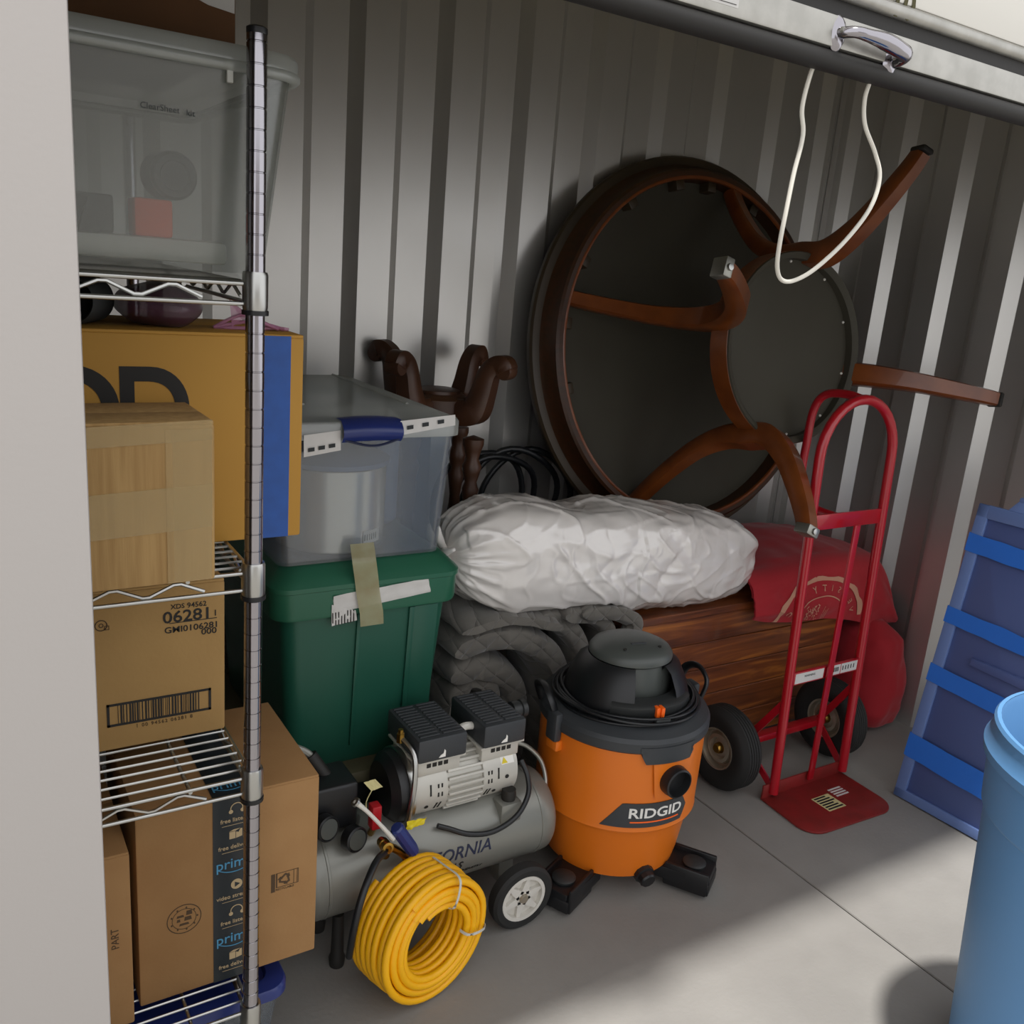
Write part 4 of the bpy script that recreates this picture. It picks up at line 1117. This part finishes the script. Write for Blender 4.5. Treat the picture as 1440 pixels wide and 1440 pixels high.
def fold(path, y0, y1, th, m, seed, name='fold', skew=0.):
    """thick folded layer: path of (x,z) swept from y0 to y1 with soft waves"""
    P = []
    k = len(path)
    for i in range(k-1):
        g = lambda j: Vector(path[max(0, min(k-1, j))])
        p0, p1, p2, p3 = g(i-1), g(i), g(i+1), g(i+2)
        for q in range(7):
            t = q/7
            P.append(.5*((2*p1)+(-p0+p2)*t+(2*p0-5*p1+4*p2-p3)*t*t+(-p0+3*p1-3*p2+p3)*t**3))
    P.append(Vector(path[-1]))
    n = len(P)
    nor = []
    for i in range(n):
        t = (P[min(i+1, n-1)]-P[max(i-1, 0)]).normalized(); nor.append(Vector((-t.y, t.x)))
    m_ = n*2
    def f(u, v):
        i = int(round(u*m_)) % m_
        # closed section: upper side forward, lower side back, thinner at both ends
        if i < n: j, s = i, 1
        else: j, s = m_-1-i, -1
        e = min(1, min(j, n-1-j)/3+.25)
        w = .009*noise.noise(Vector((P[j].x*7, v*3.2, seed)))+.005*noise.noise(Vector((P[j].x*17, v*9, seed+3)))
        q = P[j]+nor[j]*(s*th*.5*e*(1-.35*(2*v-1)**6)+w)
        y = y0+(y1-y0)*v+.02*noise.noise(Vector((P[j].x*4, seed, P[j].y*4)))+skew*(P[j].x-P[0].x)
        return (q.x, y, max(q.y, .004))
    b = B(); b.grid(f, m_, 16, cu=True)
    # close the two side faces
    vs_ = list(b.bm.verts)
    for j in (0, 15):
        rowv = [vs_[i*16+j] for i in range(m_)]
        for i in range(n-1):
            try: b.bm.faces.new((rowv[i], rowv[i+1], rowv[m_-2-i], rowv[m_-1-i]))
            except ValueError: pass
    return b.build(name, m, mb, 70)
fold([(1.10, .02), (1.10, .28), (1.13, .42), (1.20, .40), (1.22, .25), (1.22, .02)], 1.89, 2.10, .07, 'quilt', 1)
fold([(1.075, .445), (1.16, .458), (1.24, .43), (1.295, .37), (1.31, .25), (1.30, .12)], 1.895, 2.10, .075, 'quilt', 8)
fold([(1.07, .530), (1.18, .548), (1.29, .530), (1.38, .46), (1.415, .36), (1.41, .22), (1.395, .05)], 1.862, 2.12, .075, 'quilt', 4)
fold([(1.075, .597), (1.20, .604), (1.31, .592), (1.39, .565)], 1.85, 2.12, .035, 'quilt', 6)
fold([(1.32, .580), (1.41, .560), (1.475, .50), (1.495, .40), (1.485, .28), (1.465, .06)], 1.87, 2.12, .07, 'quilt', 11)
fold([(1.40, .588), (1.50, .576), (1.565, .535), (1.58, .46), (1.56, .37), (1.53, .28)], 1.855, 2.05, .05, 'quilt', 13)
fold([(1.45, .590), (1.56, .582), (1.62, .564), (1.645, .535), (1.625, .485), (1.595, .45)], 1.84, 1.885, .04, 'quilt', 14)

# ================================================================= white plastic bag with bedding
A_ = Vector((1.085, 1.985, .765)); D_ = Vector((2.19, 2.00, .655))
wb = thing('white_bag', 'long stuffed glossy white plastic bag lying across the cedar chest', 'bag', (1.64, 1.99, KH))
def wbag(u, v):
    ax = A_.lerp(D_, u); th = 2*PI*v
    e = min(1, (1-abs(2*u-1)**5)**.5) if 0 < u < 1 else 0
    hw = (.15+.01*math.sin(u*5))*(.36+.64*e) if u > .5 else .15*(.35+.65*e)
    hh = (.158-.016*u)*(.22+.78*e)
    hh *= 1-.10*math.exp(-((u-.36)/.07)**2)
    if u in (0, 1): hw, hh = .012, .012
    c_, s_ = math.cos(th), math.sin(th)
    sup = (abs(c_)**3.2+abs(s_)**3.2)**(-1/3.2)
    # creases run aslant round the bag and gather to the left end
    cr = 0
    for k, (fr_, ph_, am) in enumerate(((7, 0, .006), (12, 1.7, .004), (19, .6, .002))):
        w_ = noise.noise(Vector((u*6, c_*1.2+k, s_*1.2)))
        cr += am*abs(math.sin(fr_*(u*2.2+v*1.0)+ph_+3*w_))**.6
    n_ = .010*noise.noise(Vector((u*7, c_*1.6, s_*1.6)))+.004*noise.noise(Vector((u*20, c_*5, s_*5)))
    g_ = (.02*abs(math.sin(9*th+3*noise.noise(Vector((u*9, c_, s_)))))*max(0, 1-u/.12))
    rdg = 0
    for fq, am, sl in ((4.5, .0085, 1.2), (7.5, .004, -.8)):
        q_ = Vector((u*fq*1.6+sl*s_*1.1, c_*fq*.32+u*fq*.5*sl, s_*fq*.32+am*100))
        rdg += am*(1-abs(noise.noise(q_)))**12
    rr = 1+(cr*.6+n_+rdg-g_)*5
    x = Vector((0, hw*c_*sup*rr, hh*s_*sup*rr))
    p = ax+x
    p.x += .02*noise.noise(Vector((c_*2, s_*2, u*3)))*(1 if .02 < u < .98 else 0)
    # rests on the chest, sags a little over its front edge
    lim = KH+.001+.088*max(0, min(1, (1.70-p.x)/.15)) if p.y > KY0-.012 or p.x < KX0 else .50
    if p.z < lim: p.z = lim
    return p
b = B(); b.grid(wbag, 260, 180, cv=True); b.build('stuffed_body', 'white_bag', wb, 80)
b = B()
for k in range(7):
    an = k*.9
    b.tube([A_+Vector((-.0, .01*math.cos(an), .01*math.sin(an))), A_+Vector((-.025, .05*math.cos(an), .045*math.sin(an)+.0)), A_+Vector((-.015-.01*(k % 3), .085*math.cos(an), .085*math.sin(an)))], [.008, .013, .004], 8, smooth=4)
b.build('gathered_end', 'white_bag', wb, 80)

# ================================================================= red bags
rbag = thing('red_cloth_bag', 'red cloth bag with a round tan seal print draped over the chest', 'bag', (2.5, 2.0, KH))
def cloth(u, v):
    """sheet: u left to right, v from the front hem up over the chest lid to the back"""
    x = 2.14+.76*u
    n_ = .012*noise.noise(Vector((u*5, v*5, 3.3)))+.005*noise.noise(Vector((u*14, v*12, 1.1)))
    top = KH+.108-.026*(2*u-1)**2+.012*math.exp(-((u-.55)/.2)**2)
    if u > .82: top -= .16*((u-.82)/.18)**1.6
    hem = .478-.115*u-.008*math.sin(u*9)
    if v < .42:
        t = v/.42
        y = KY0-.035-.012*math.sin(t*PI)-n_; z = hem+(top-.055-hem)*t
        y -= .012*(1-t)
    elif v < .6:
        t = (v-.42)/.18
        y = KY0-.035+.075*(1-math.cos(t*PI/2)); z = top-.055+.055*math.sin(t*PI/2)
    else:
        t = (v-.6)/.4
        y = KY0+.04+.36*t; z = top+.012*math.sin(t*PI)+n_
    return Vector((x, y, z))
b = B()
b.grid(cloth, 60, 60)
b.grid(lambda u, v: Vector(cloth(u, v))+Vector((0, .006 if v < .5 else 0, -.008 if v >= .42 else 0)), 60, 60)
b.build('cloth', 'bag_red', rbag, 80)
# lumps of the bag's filling under the cloth, on the chest lid
b = B(); b.ball((2.52, 2.12, KH+.035), (.32, .2, .034)); b.build('filling', 'bag_red', rbag, 80)
# seal print on the hanging front
def on_cloth(sx_, sz_):
    return lambda p: None
SC = PY(1152, 862, KY0-.05)
def seal(name, poly):
    b = B()
    q = [b._v(Vector((SC.x+px, KY0-.0565-.0, SC.z+pz))) for px, pz in poly]
    return b, q
def front_y(x, z):
    """front face of the cloth at (x,z)"""
    u = (x-2.14)/.76
    best = None
    for k in range(26):
        p = cloth(u, k/60)
        d = abs(p.z-z)
        if best is None or d < best[0]: best = (d, p.y)
    return best[1]
def hem_z(x): return cloth((x-2.14)/.76, 0).z
def seal_patch(name, poly, lift=.003):
    b = B()
    poly = [(px, max(pz, hem_z(SC.x+px)-SC.z+.002)) for px, pz in poly]
    if max(p[1] for p in poly)-min(p[1] for p in poly) < .0005: return None
    t = bmesh.new(); vs_ = [t.verts.new((px, 0, pz)) for px, pz in poly]; t.faces.new(vs_)
    bmesh.ops.triangulate(t, faces=t.faces)
    for v in t.verts:
        x, z = SC.x+v.co.x, SC.z+v.co.z
        v.co = Vector((x, front_y(x, z)-lift, z))
    b.merge(t); return b.build(name, 'bag_print', rbag, 0)
HW, HT = .205, .148                   # half width and height of the visible arch
def arch(rx, rz, a0, a1, n): return [(rx*math.cos(a0+(a1-a0)*k/n), rz*math.sin(a0+(a1-a0)*k/n)) for k in range(n+1)]
n = 28
base_z = -.035
def wob(k): return 1.06+.05*abs(math.sin(k*.75))
for k in range(n):
    t0, t1 = PI*k/n, PI*(k+1)/n
    o_ = [(HW*wob(j)*1.02*math.cos(t), base_z+HT*wob(j)*math.sin(t)) for j, t in ((k, t0), (k+1, t1))]
    i_ = [(HW*1.0*math.cos(t), base_z+HT*math.sin(t)) for t in (t1, t0)]
    seal_patch('seal_border', o_+i_)
    if k % 1 == 0:
        seal_patch('seal_ring', [(HW*.66*math.cos(t0), base_z+HT*.66*math.sin(t0)), (HW*.66*math.cos(t1), base_z+HT*.66*math.sin(t1)), (HW*.635*math.cos(t1), base_z+HT*.635*math.sin(t1)), (HW*.635*math.cos(t0), base_z+HT*.635*math.sin(t0))])
def letter(ch_, deg, mirror):
    t = math.radians(deg)
    cx, cz = HW*.83*math.cos(t), base_z+HT*.83*math.sin(t)
    if SC.z+cz-.012 < hem_z(SC.x+cx): return
    me = text_mesh(ch_, .030, ext=0, bold=.004)
    rt = math.atan2(HW*math.sin(t), HT*math.cos(t))-PI/2
    c_, s_ = math.cos(t-PI/2), math.sin(t-PI/2)
    for v in me.vertices:
        x, y = v.co.x*(-1 if mirror else 1), v.co.y
        X, Z = cx+x*c_-y*s_, cz+x*s_+y*c_
        wx, wz = SC.x+X, SC.z+Z
        v.co = (wx, front_y(wx, wz)-.0032, wz)
    me.materials.clear()
    put('seal_letter', me, 'bag_print', rbag, 0)
for ch_, deg, mi in (('I', 172, 1), ('C', 155, 1), ('H', 137, 1), ('Y', 103, 1), ('T', 88, 1), ('I', 75, 1), ('S', 61, 1), ('R', 44, 1), ('E', 28, 1), ('V', 12, 1)): letter(ch_, deg, mi)
rs = random.Random(11)
for k in range(46):                   # the foliage of the emblem
    x, z = -.075+.062*rs.random(), base_z+.006+.062*rs.random()
    if (x/(HW*.6))**2+((z-base_z)/(HT*.6))**2 > 1: continue
    an = rs.uniform(0, PI); l_ = rs.uniform(.003, .007); w_ = .0012
    c_, s_ = math.cos(an), math.sin(an)
    seal_patch('emblem_leaf', [(x-l_*c_+w_*s_, z-l_*s_-w_*c_), (x+l_*c_+w_*s_, z+l_*s_-w_*c_), (x+l_*c_-w_*s_, z+l_*s_+w_*c_), (x-l_*c_-w_*s_, z-l_*s_+w_*c_)])
for x, h in ((.012, .06), (.02, .045), (.03, .05)):
    seal_patch('emblem_stroke', [(x, base_z+.004), (x+.002, base_z+.004), (x+.006, base_z+h), (x+.004, base_z+h)])
# sack standing on the floor
def sackf(u, v):
    th = 2*PI*v; c_, s_ = math.cos(th), math.sin(th)
    z = .385*u
    prof = [(0, .55), (.05, .86), (.2, 1.0), (.45, .97), (.7, .86), (.88, .70), (1, .25)]
    k = next(i for i in range(len(prof)-1) if prof[i][0] <= u <= prof[i+1][0])
    t = (u-prof[k][0])/(prof[k+1][0]-prof[k][0]); r = prof[k][1]*(1-t)+prof[k+1][1]*t
    r *= 1+.10*noise.noise(Vector((c_*1.4, s_*1.4, u*3)))+.04*noise.noise(Vector((c_*4, s_*4, u*6)))
    sup = (abs(c_)**2.8+abs(s_)**2.8)**(-1/2.8)
    return (2.785+.112*r*c_*sup, 1.87+.15*r*s_*sup, .004+z)
b = B(); b.grid(sackf, 40, 48, cv=True, cap=True)
o = b.build('red_sack', 'bag_red', None, 80); tag(o, 'slumped plain red sack on the floor against the right wall', 'sack'); recentre(o, (2.785, 1.87, 0))

# ================================================================= big round table leaning on the back wall
TC = Vector((2.180, 2.357, 1.266))
FC = Vector((2.179, 1.629, 1.368))
an_ = (FC-TC).normalized(); e1 = Vector((0, 0, 1)).cross(-an_).normalized(); e1 = -e1 if e1.x < 0 else e1
e2 = an_.cross(e1); e2 = -e2 if e2.z < 0 else e2
TM = Matrix(((e1.x, e2.x, an_.x, TC.x), (e1.y, e2.y, an_.y, TC.y), (e1.z, e2.z, an_.z, TC.z), (0, 0, 0, 1)))
if TM.to_3x3().determinant() < 0:
    TM = Matrix(((-e1.x, e2.x, an_.x, TC.x), (-e1.y, e2.y, an_.y, TC.y), (-e1.z, e2.z, an_.z, TC.z), (0, 0, 0, 1)))
SGN = 1 if TM.col[0].x > 0 else -1
tb = thing('round_table', 'big round wooden pedestal table leaning underside out against the back wall', 'table', (TC.x, TC.y, KH+.07))
TR = .64
B(TM).lathe([(0, -.035), (TR-.02, -.035), (TR-.004, -.03), (TR, -.022), (TR, -.008), (TR-.006, .0), (TR-.02, .002), (TR-.07, .002), (0, .002)], 96).build('table_top', 'table_dark', tb, 30)
B(TM).lathe([(0, .002), (TR-.085, .002), (TR-.085, .005), (0, .005)], 64).build('underside_panel', 'under_table', tb, 30)
B(TM).lathe([(TR-.085, .002), (TR-.083, .062), (TR-.079, .066), (TR-.060, .066), (TR-.052, .06), (TR-.045, .02), (TR-.03, .002)], 96).build('apron', 'mahogany', tb, 30)
B(TM).lathe([(TR-.0855, .060), (TR-.083, .0665), (TR-.077, .0672), (TR-.074, .0665), (TR-.0775, .0675), (TR-.0855, .0602)], 96).build('apron_highlight', 'mahogany_light', tb, 30)  # lighter wood colour paints a highlight along the apron's inner edge
rr_ = random.Random(2)
for k in range(7):                     # glue blocks inside the apron
    an = math.radians(60+rr_.uniform(-4, 4)+k*22)
    B(TM @ Matrix.Rotation(an, 4, 'Z')).box((TR-.115, -.018, .005), (TR-.083, .018, .05), .004).build('glue_block', 'table_dark', tb)
# lower ring shelf
ZS = .455; RS = .285
B(TM).lathe([(RS-.002, ZS+.017), (RS, ZS+.016), (RS, ZS-.05), (RS-.006, ZS-.056), (RS-.02, ZS-.056), (RS-.02, ZS-.03), (RS-.006, ZS-.03), (RS-.002, ZS+.017)], 72).build('shelf_ring', 'mahogany_light', tb, 35)
B(TM).lathe([(RS-.012, ZS+.02), (RS-.004, ZS+.022), (RS-.001, ZS+.0165), (RS-.006, ZS-.034), (RS-.022, ZS-.034), (RS-.022, ZS+.012), (RS-.012, ZS+.02)], 72).build('shelf_lip', 'under_table', tb, 35)
B(TM).lathe([(0, ZS-.035), (RS-.022, ZS-.035), (RS-.022, ZS-.012), (0, ZS-.012)], 64).build('shelf_panel', 'under_table', tb, 35)
for k in range(10):
    an = math.radians(20+k*36)
    B(TM).ball(((RS-.028)*math.cos(an), (RS-.028)*math.sin(an), ZS-.011), .0045, 8, 6).build('nail_head', 'white_plastic', tb)
path = [(.555, .035), (.50, .075), (.42, .145), (.345, .23), (.300, .33), (.292, .42), (.312, .505), (.37, .59), (.45, .66), (.535, .722), (.585, .75)]
wid = [.022, .023, .024, .026, .030, .034, .033, .029, .026, .023, .021]
for j, deg in enumerate((164, 75, -14, -116)):
    if SGN < 0: deg = 180-deg
    ML = TM @ Matrix.Rotation(math.radians(deg), 4, 'Z')
    k_ = 1.04 if j in (0, 2) else .93
    pts = [(r_*(k_ if r_ > .31 and z_ > .45 else 1), 0, z_) for r_, z_ in path]
    lg = B(ML).tube(pts, wid, smooth=6, sec=[(-.8, -1), (.8, -1), (1, -.7), (1, .7), (.8, 1), (-.8, 1), (-1, .7), (-1, -.7)], up=(0, 1, 0)).build('leg', 'mahogany_light', tb, 40)
    tipx, tipz = pts[-1][0], pts[-1][2]
    if j in (0, 3):
        B(ML).box((tipx-.012, -.024, tipz-.024), (tipx+.016, .024, tipz+.024), .004).build('foot_plate', 'zinc', lg)
        B(ML).lathe([(0, 0), (.009, 0), (.008, .006), (0, .007)], 12, Matrix.Translation((tipx+.002, 0, tipz+.024))).build('screw', 'steel', lg)
    else:
        B(ML).box((tipx-.004, -.023, tipz-.023), (tipx+.012, .023, tipz+.023), .006).build('foot_cap', 'ink', lg)

# ================================================================= upturned pedestal stand behind the bins
UX, UY, UZ = 1.185, 2.268, 1.14
up = thing('upturned_stand', 'dark wooden four-legged pedestal stand upside down behind the clear bin', 'pedestal stand', (UX, UY, 0))
B(Matrix.Translation((UX, UY, 0))).lathe([(0, 0), (.14, 0), (.146, .006), (.14, .02), (0, .022)], 40).build('stand_top', 'walnut', up)
B(Matrix.Translation((UX, UY, UZ))).lathe([(0, -.06), (.07, -.06), (.085, -.045), (.085, -.01), (.075, .0), (.062, .004), (.06, .012), (.05, .015), (0, .015)], 28).build('hub', 'walnut', up)
pp = [(.0, .02), (.022, .02), (.02, .05), (.017, .10), (.021, .30), (.017, .5), (.02, .66), (.016, .80), (.020, .83), (.024, .86), (.017, .88), (.024, .905), (.028, .925), (.018, .945), (.024, .97), (.03, .985), (.03, 1.0), (0, 1.01)]
for j, deg in enumerate((-60, 30, 120, 210)):
    ML = Matrix.Translation((UX, UY, 0)) @ Matrix.Rotation(math.radians(deg), 4, 'Z')
    R1 = .125
    post = B(ML).lathe(pp, 16, Matrix.Translation((R1, 0, 0)) @ Matrix.Diagonal((1, 1, 1.03, 1))).build('turned_post', 'walnut', up, 50)
    lp = [(.05, 0, UZ-.035), (.09, 0, UZ-.04), (R1, 0, UZ-.03), (.145, 0, UZ+.02), (.16, 0, UZ+.075), (.182, 0, UZ+.10), (.205, 0, UZ+.102), (.215, 0, UZ+.088)]
    lg = B(ML).tube(lp, [.034, .036, .036, .030, .026, .024, .026, .024], smooth=6, sec=[(-.7, -1), (.7, -1), (1, -.6), (1, .6), (.7, 1), (-.7, 1), (-1, .6), (-1, -.6)], up=(0, 1, 0)).build('leg', 'walnut', up, 50)
    B(ML).lathe([(0, -.022), (.022, -.022), (.024, -.016), (.024, .016), (.022, .022), (0, .022)], 18, Matrix.Translation((.212, 0, UZ+.088)) @ Matrix.Rotation(PI/2, 4, 'X')).build('scroll_foot', 'walnut', lg, 40)

# black cable coil behind the white bag
cc = thing('cable_coil', 'loops of thick black cable hanging behind the white bag', 'cable', (1.5, 2.42, .7))
for i, (dx, R, tilt) in enumerate(((-.06, .17, .15), (.0, .155, -.1), (.07, .165, .25), (.14, .15, .05))):
    pts = []
    for k in range(36):
        t = 2*PI*k/36
        pts.append((1.47+dx+R*math.cos(t)*1.05, 2.40+.03*math.cos(t+i)+.012*i-.02, .775+R*math.sin(t)+.01*math.sin(3*t+i)))
    B().tube(pts, .010, 10, closed=True).build('cable_loop', 'cable_black', cc, 60)

# ================================================================= red hand truck
ht = thing('hand_truck', 'red steel hand truck with black pneumatic tyres and a loop handle', 'hand truck', (2.21, 1.6, 0))
xl, xr = 2.064, 2.382
def fy(z): return 1.602+.048*z/1.2       # frame leans back a little
pts = [(xl, fy(.02), .02), (xl, fy(.5), .5), (xl, fy(.95), .95), (xl, fy(1.06), 1.06)]
c0 = Vector(((xl+xr)/2, 0, 1.055)); ra = (xr-xl)/2
arcp = [(c0.x-ra*math.cos(t), fy(c0.z+ra*math.sin(t)), c0.z+ra*math.sin(t)*1.02) for t in [PI*k/16 for k in range(17)]]
B().tube(pts[:3]+arcp+[(xr, fy(.95), .95), (xr, fy(.5), .5), (xr, fy(.02), .02)], .0145, 16).build('frame', 'truck_red', ht, 60)
xm = (xl+xr)/2
B().tube([(xm, fy(1.2)+.005, 1.216), (xm-.0, 1.72, 1.222), (xm, 1.79, 1.208), (xm, 1.823, 1.155), (xm, 1.828, 1.05), (xm, 1.828, .97), (xm, 1.812, .905), (xm, 1.76, .868), (xm, fy(.865)+.01, .865)], .0125, 14, smooth=6).build('loop_handle', 'truck_red', ht, 60)
B().box((xl, fy(.86)-.004, .845), (xr, fy(.86)+.004, .89), .001).build('cross_bar', 'truck_red', ht)
B().box((xm-.012, fy(.4)-.022, .03), (xm+.012, fy(.4)-.015, .86), .001).build('centre_bar', 'truck_red', ht)
cb2 = B().box((xl, fy(.39)-.008, .372), (xr, fy(.39)+.002, .412), .001).build('cross_bar', 'truck_red', ht)
yl = fy(.39)-.0086
for x0, x1, m_ in ((xl+.018, xm-.016, 0), (xm+.016, xm+.06, 1), (xm+.064, xr-.02, 1)):
    l_ = B().box((x0, yl, .376), (x1, yl+.0006, .408)).build('white_sticker', 'paper', cb2, 0)
    if m_:
        for k in range(5): B().box((x0+.006+k*(x1-x0-.012)/5, yl-.0004, .386), (x0+.010+k*(x1-x0-.012)/5, yl, .40)).build('sticker_bar', 'ink', l_, 0)
    else: text('WARNING', .010, FRONT((x0+x1)/2, yl-.0002, .396), 'grey_plastic', l_)
# toe plate
tpz = .006
b = B().prism([(2.025, 1.615), (2.015, 1.47)]+arc(2.075, 1.465, .06, PI, 1.5*PI, 6)+arc(2.325, 1.455, .06, 1.5*PI, 2*PI, 6)+[(2.39, 1.615)], .002, .008, None, .001)
tpl = b.build('toe_plate', 'truck_red_worn', ht)
B().box((2.025, 1.609, .004), (2.39, 1.615, .05), .001).build('toe_upstand', 'truck_red_worn', ht)
stv = frame((2.215, 1.515, .0082), (1, .0, 0), (0, 1, 0))
s1 = B(stv).box((-.05, -.045, 0), (.025, .025, .0006)).build('worn_sticker', 'tag_cream', tpl, 0)
for k in range(6): B(stv).box((-.045, -.04+k*.011, .0006), (.02-.008*(k % 3), -.034+k*.011, .001)).build('sticker_print', 'slate', s1, 0)
for k in range(4): B(stv).box((.04, .0+k*.011, 0), (.095, .006+k*.011, .0006)).build('sticker_stripe', 'paper', tpl, 0)
# wheels: left one seen on its outer face
AY, AZ, WR = 1.735, .132, .130
for s, xc in ((-1, 1.965), (1, 2.455)):
    Mw = frame((xc, AY, AZ), (0, 1, 0), (0, 0, 1))        # local z = world X
    prof = [(.062, -.030), (.075, -.036), (.10, -.042), (.119, -.038), (.128, -.024)]
    for k in range(5): zz = -.020+k*.010; prof += [(.130, zz-.003), (.130, zz+.003), (.127, zz+.0042), (.127, zz+.0058)]
    prof += [(.128, .024), (.119, .038), (.10, .042), (.075, .036), (.062, .030)]
    w = B(Mw).lathe(prof, 44).build('tyre', 'tire', ht, 50)
    rim = B(Mw).lathe([(.018, -.018), (.03, -.014), (.034, -.026), (.044, -.024), (.050, -.010), (.056, -.014), (.060, -.032), (.065, -.034), (.066, -.028), (.062, .0), (.066, .028), (.065, .034), (.060, .032), (.056, .014), (.050, .010), (.044, .024), (.034, .026), (.03, .014), (.018, .018)], 36).build('rim', 'hub_steel', w, 40)
    B(Mw).lathe([(0, -.034), (.012, -.034), (.016, -.030), (.018, -.018), (.018, .018), (.016, .030), (.012, .034), (0, .034)], 18).build('hub', 'brass', rim, 40)
B().tube([(1.95, AY, AZ), (2.47, AY, AZ)], .008, 12).build('axle', 'zinc', ht)
B().box((xl-.03, AY-.018, AZ-.01), (xr+.03, AY+.014, AZ+.012), .002).build('axle_beam', 'truck_red', ht)
for x in (xl, xr):
    B().tube([(x, fy(.32), .32), (x-.012 if x == xl else x+.012, AY, AZ)], 1, sec=[(-.003, -.011), (.003, -.011), (.003, .011), (-.003, .011)], up=(1, 0, 0)).build('brace', 'truck_red', ht, 30)
    B().tube([(x, fy(.02)+.004, .03), (x-.012 if x == xl else x+.012, AY, AZ)], 1, sec=[(-.003, -.011), (.003, -.011), (.003, .011), (-.003, .011)], up=(1, 0, 0)).build('brace', 'truck_red', ht, 30)

# ================================================================= blue folding board leaning on the right wall
b0 = Vector((2.445, 1.455, .004)); u_ = Vector((.05, -.998, 0)).normalized()
topl = Vector((2.578, 1.462, .929)); v_ = (topl-b0).normalized(); u_ = (u_-v_*u_.dot(v_)).normalized()
wn = u_.cross(v_); 
if wn.x > 0: wn = -wn
BM = Matrix(((u_.x, v_.x, wn.x, b0.x), (u_.y, v_.y, wn.y, b0.y), (u_.z, v_.z, wn.z, b0.z), (0, 0, 0, 1)))
# keep the lower rear edge on the floor
BW, BL, BT = .40, .945, .028
bd = thing('blue_board', 'blue plastic folding board bound with blue tape standing by the right wall', 'board', tuple(b0))
B(BM).prism(rrect(0, 0, BW, BL, .02), -BT, -.010, None, .003).build('panel', 'board_panel', bd)
fr = B(BM)
for q in (((0, 0), (.035, BL)), ((BW-.035, 0), (BW, BL)), ((0, 0), (BW, .03)), ((0, BL-.04), (BW, BL))):
    fr.box((q[0][0], q[0][1], -.012), (q[1][0], q[1][1], .0), .003)
fr.build('rim', 'board_blue', bd)
cxh = BW/2
out = [(cxh-.125, BL-.002), (cxh-.10, BL+.035), (cxh-.085, BL+.045), (cxh+.085, BL+.045), (cxh+.10, BL+.035), (cxh+.125, BL-.002)]
hole = arc(cxh+.055, BL+.015, .013, -PI/2, PI/2, 6)+arc(cxh-.055, BL+.015, .013, PI/2, 1.5*PI, 6)
hb = B(BM)
hb.tube([(x, y, -.012) for x, y in arc(cxh+.055, BL+.015, .019, -PI/2, PI/2, 6)+arc(cxh-.055, BL+.015, .019, PI/2, 1.5*PI, 6)], .0085, 10, closed=True)
for a_, c_ in (((cxh-.125, BL-.012), (cxh-.068, BL+.03)), ((cxh+.068, BL-.012), (cxh+.125, BL+.03))):
    hb.prism([(a_[0], a_[1]), (c_[0], a_[1]), (c_[0], c_[1]), ((a_[0]+.03 if a_[0] < cxh else a_[0]), c_[1]), ] if a_[0] < cxh else [(a_[0], a_[1]), (c_[0], a_[1]), (c_[0]-.03, c_[1]), (a_[0], c_[1])], -.020, -.004, None, .002)
hb.box((cxh-.095, BL+.026, -.020), (cxh+.095, BL+.044, -.004), .005)
hb.build('carry_handle', 'board_blue', bd)
for vy, dy, h in ((.80, -.01, .055), (.575, -.012, .05), (.385, -.012, .055), (.135, -.012, .075)):
    B(BM).grid(lambda u, v: (-.002+(BW+.004)*u, vy+dy*u*2+h*v+.003*noise.noise(Vector((u*6, v*2, vy*9))), .0012+.0022*abs(noise.noise(Vector((u*14, v*5, vy*7))))), 30, 6).build('tape_band', 'board_tape', bd, 60)
    B(BM).box((-.0025, vy, -BT), (-.0008, vy+h, .001)).build('tape_edge', 'board_tape', bd)
B(BM).prism([(.11, .478), (.30, .468), (.31, .478), (.31, .492), (.30, .498), (.11, .500)], -.010, .006, None, .003).build('hinge_bar', 'board_panel', bd)

# ================================================================= blue barrel bin
BC = Vector((1.785, .60))
tc_ = thing('trash_barrel', 'light blue plastic trash barrel by the door opening', 'trash can', (BC.x, BC.y, 0))
TH, RT, RB = .76, .251, .20
def rz_(z): return RB+(RT-RB)*z/TH
pr = [(0, .0), (RB-.015, 0), (RB, .012), (rz_(.3), .3), (rz_(.58), .58), (rz_(.585)+.006, .588), (rz_(.68)+.008, .685), (rz_(.69)+.016, .692), (rz_(.71)+.017, .71), (rz_(.72)+.012, .717), (rz_(TH)+.004, TH-.022), (rz_(TH)+.004, TH-.006), (rz_(TH), TH), (rz_(TH)-.007, TH)]
B(Matrix.Translation((BC.x, BC.y, 0))).lathe(pr, 72).build('barrel', 'can_blue', tc_, 25)
B(Matrix.Translation((BC.x, BC.y, 0))).lathe([(rz_(TH)-.007, TH-.001), (rz_(TH)-.010, TH-.012), (rz_(.5)-.01, .5), (RB-.012, .02), (0, .02)], 56).build('liner', 'can_blue', tc_, 25)
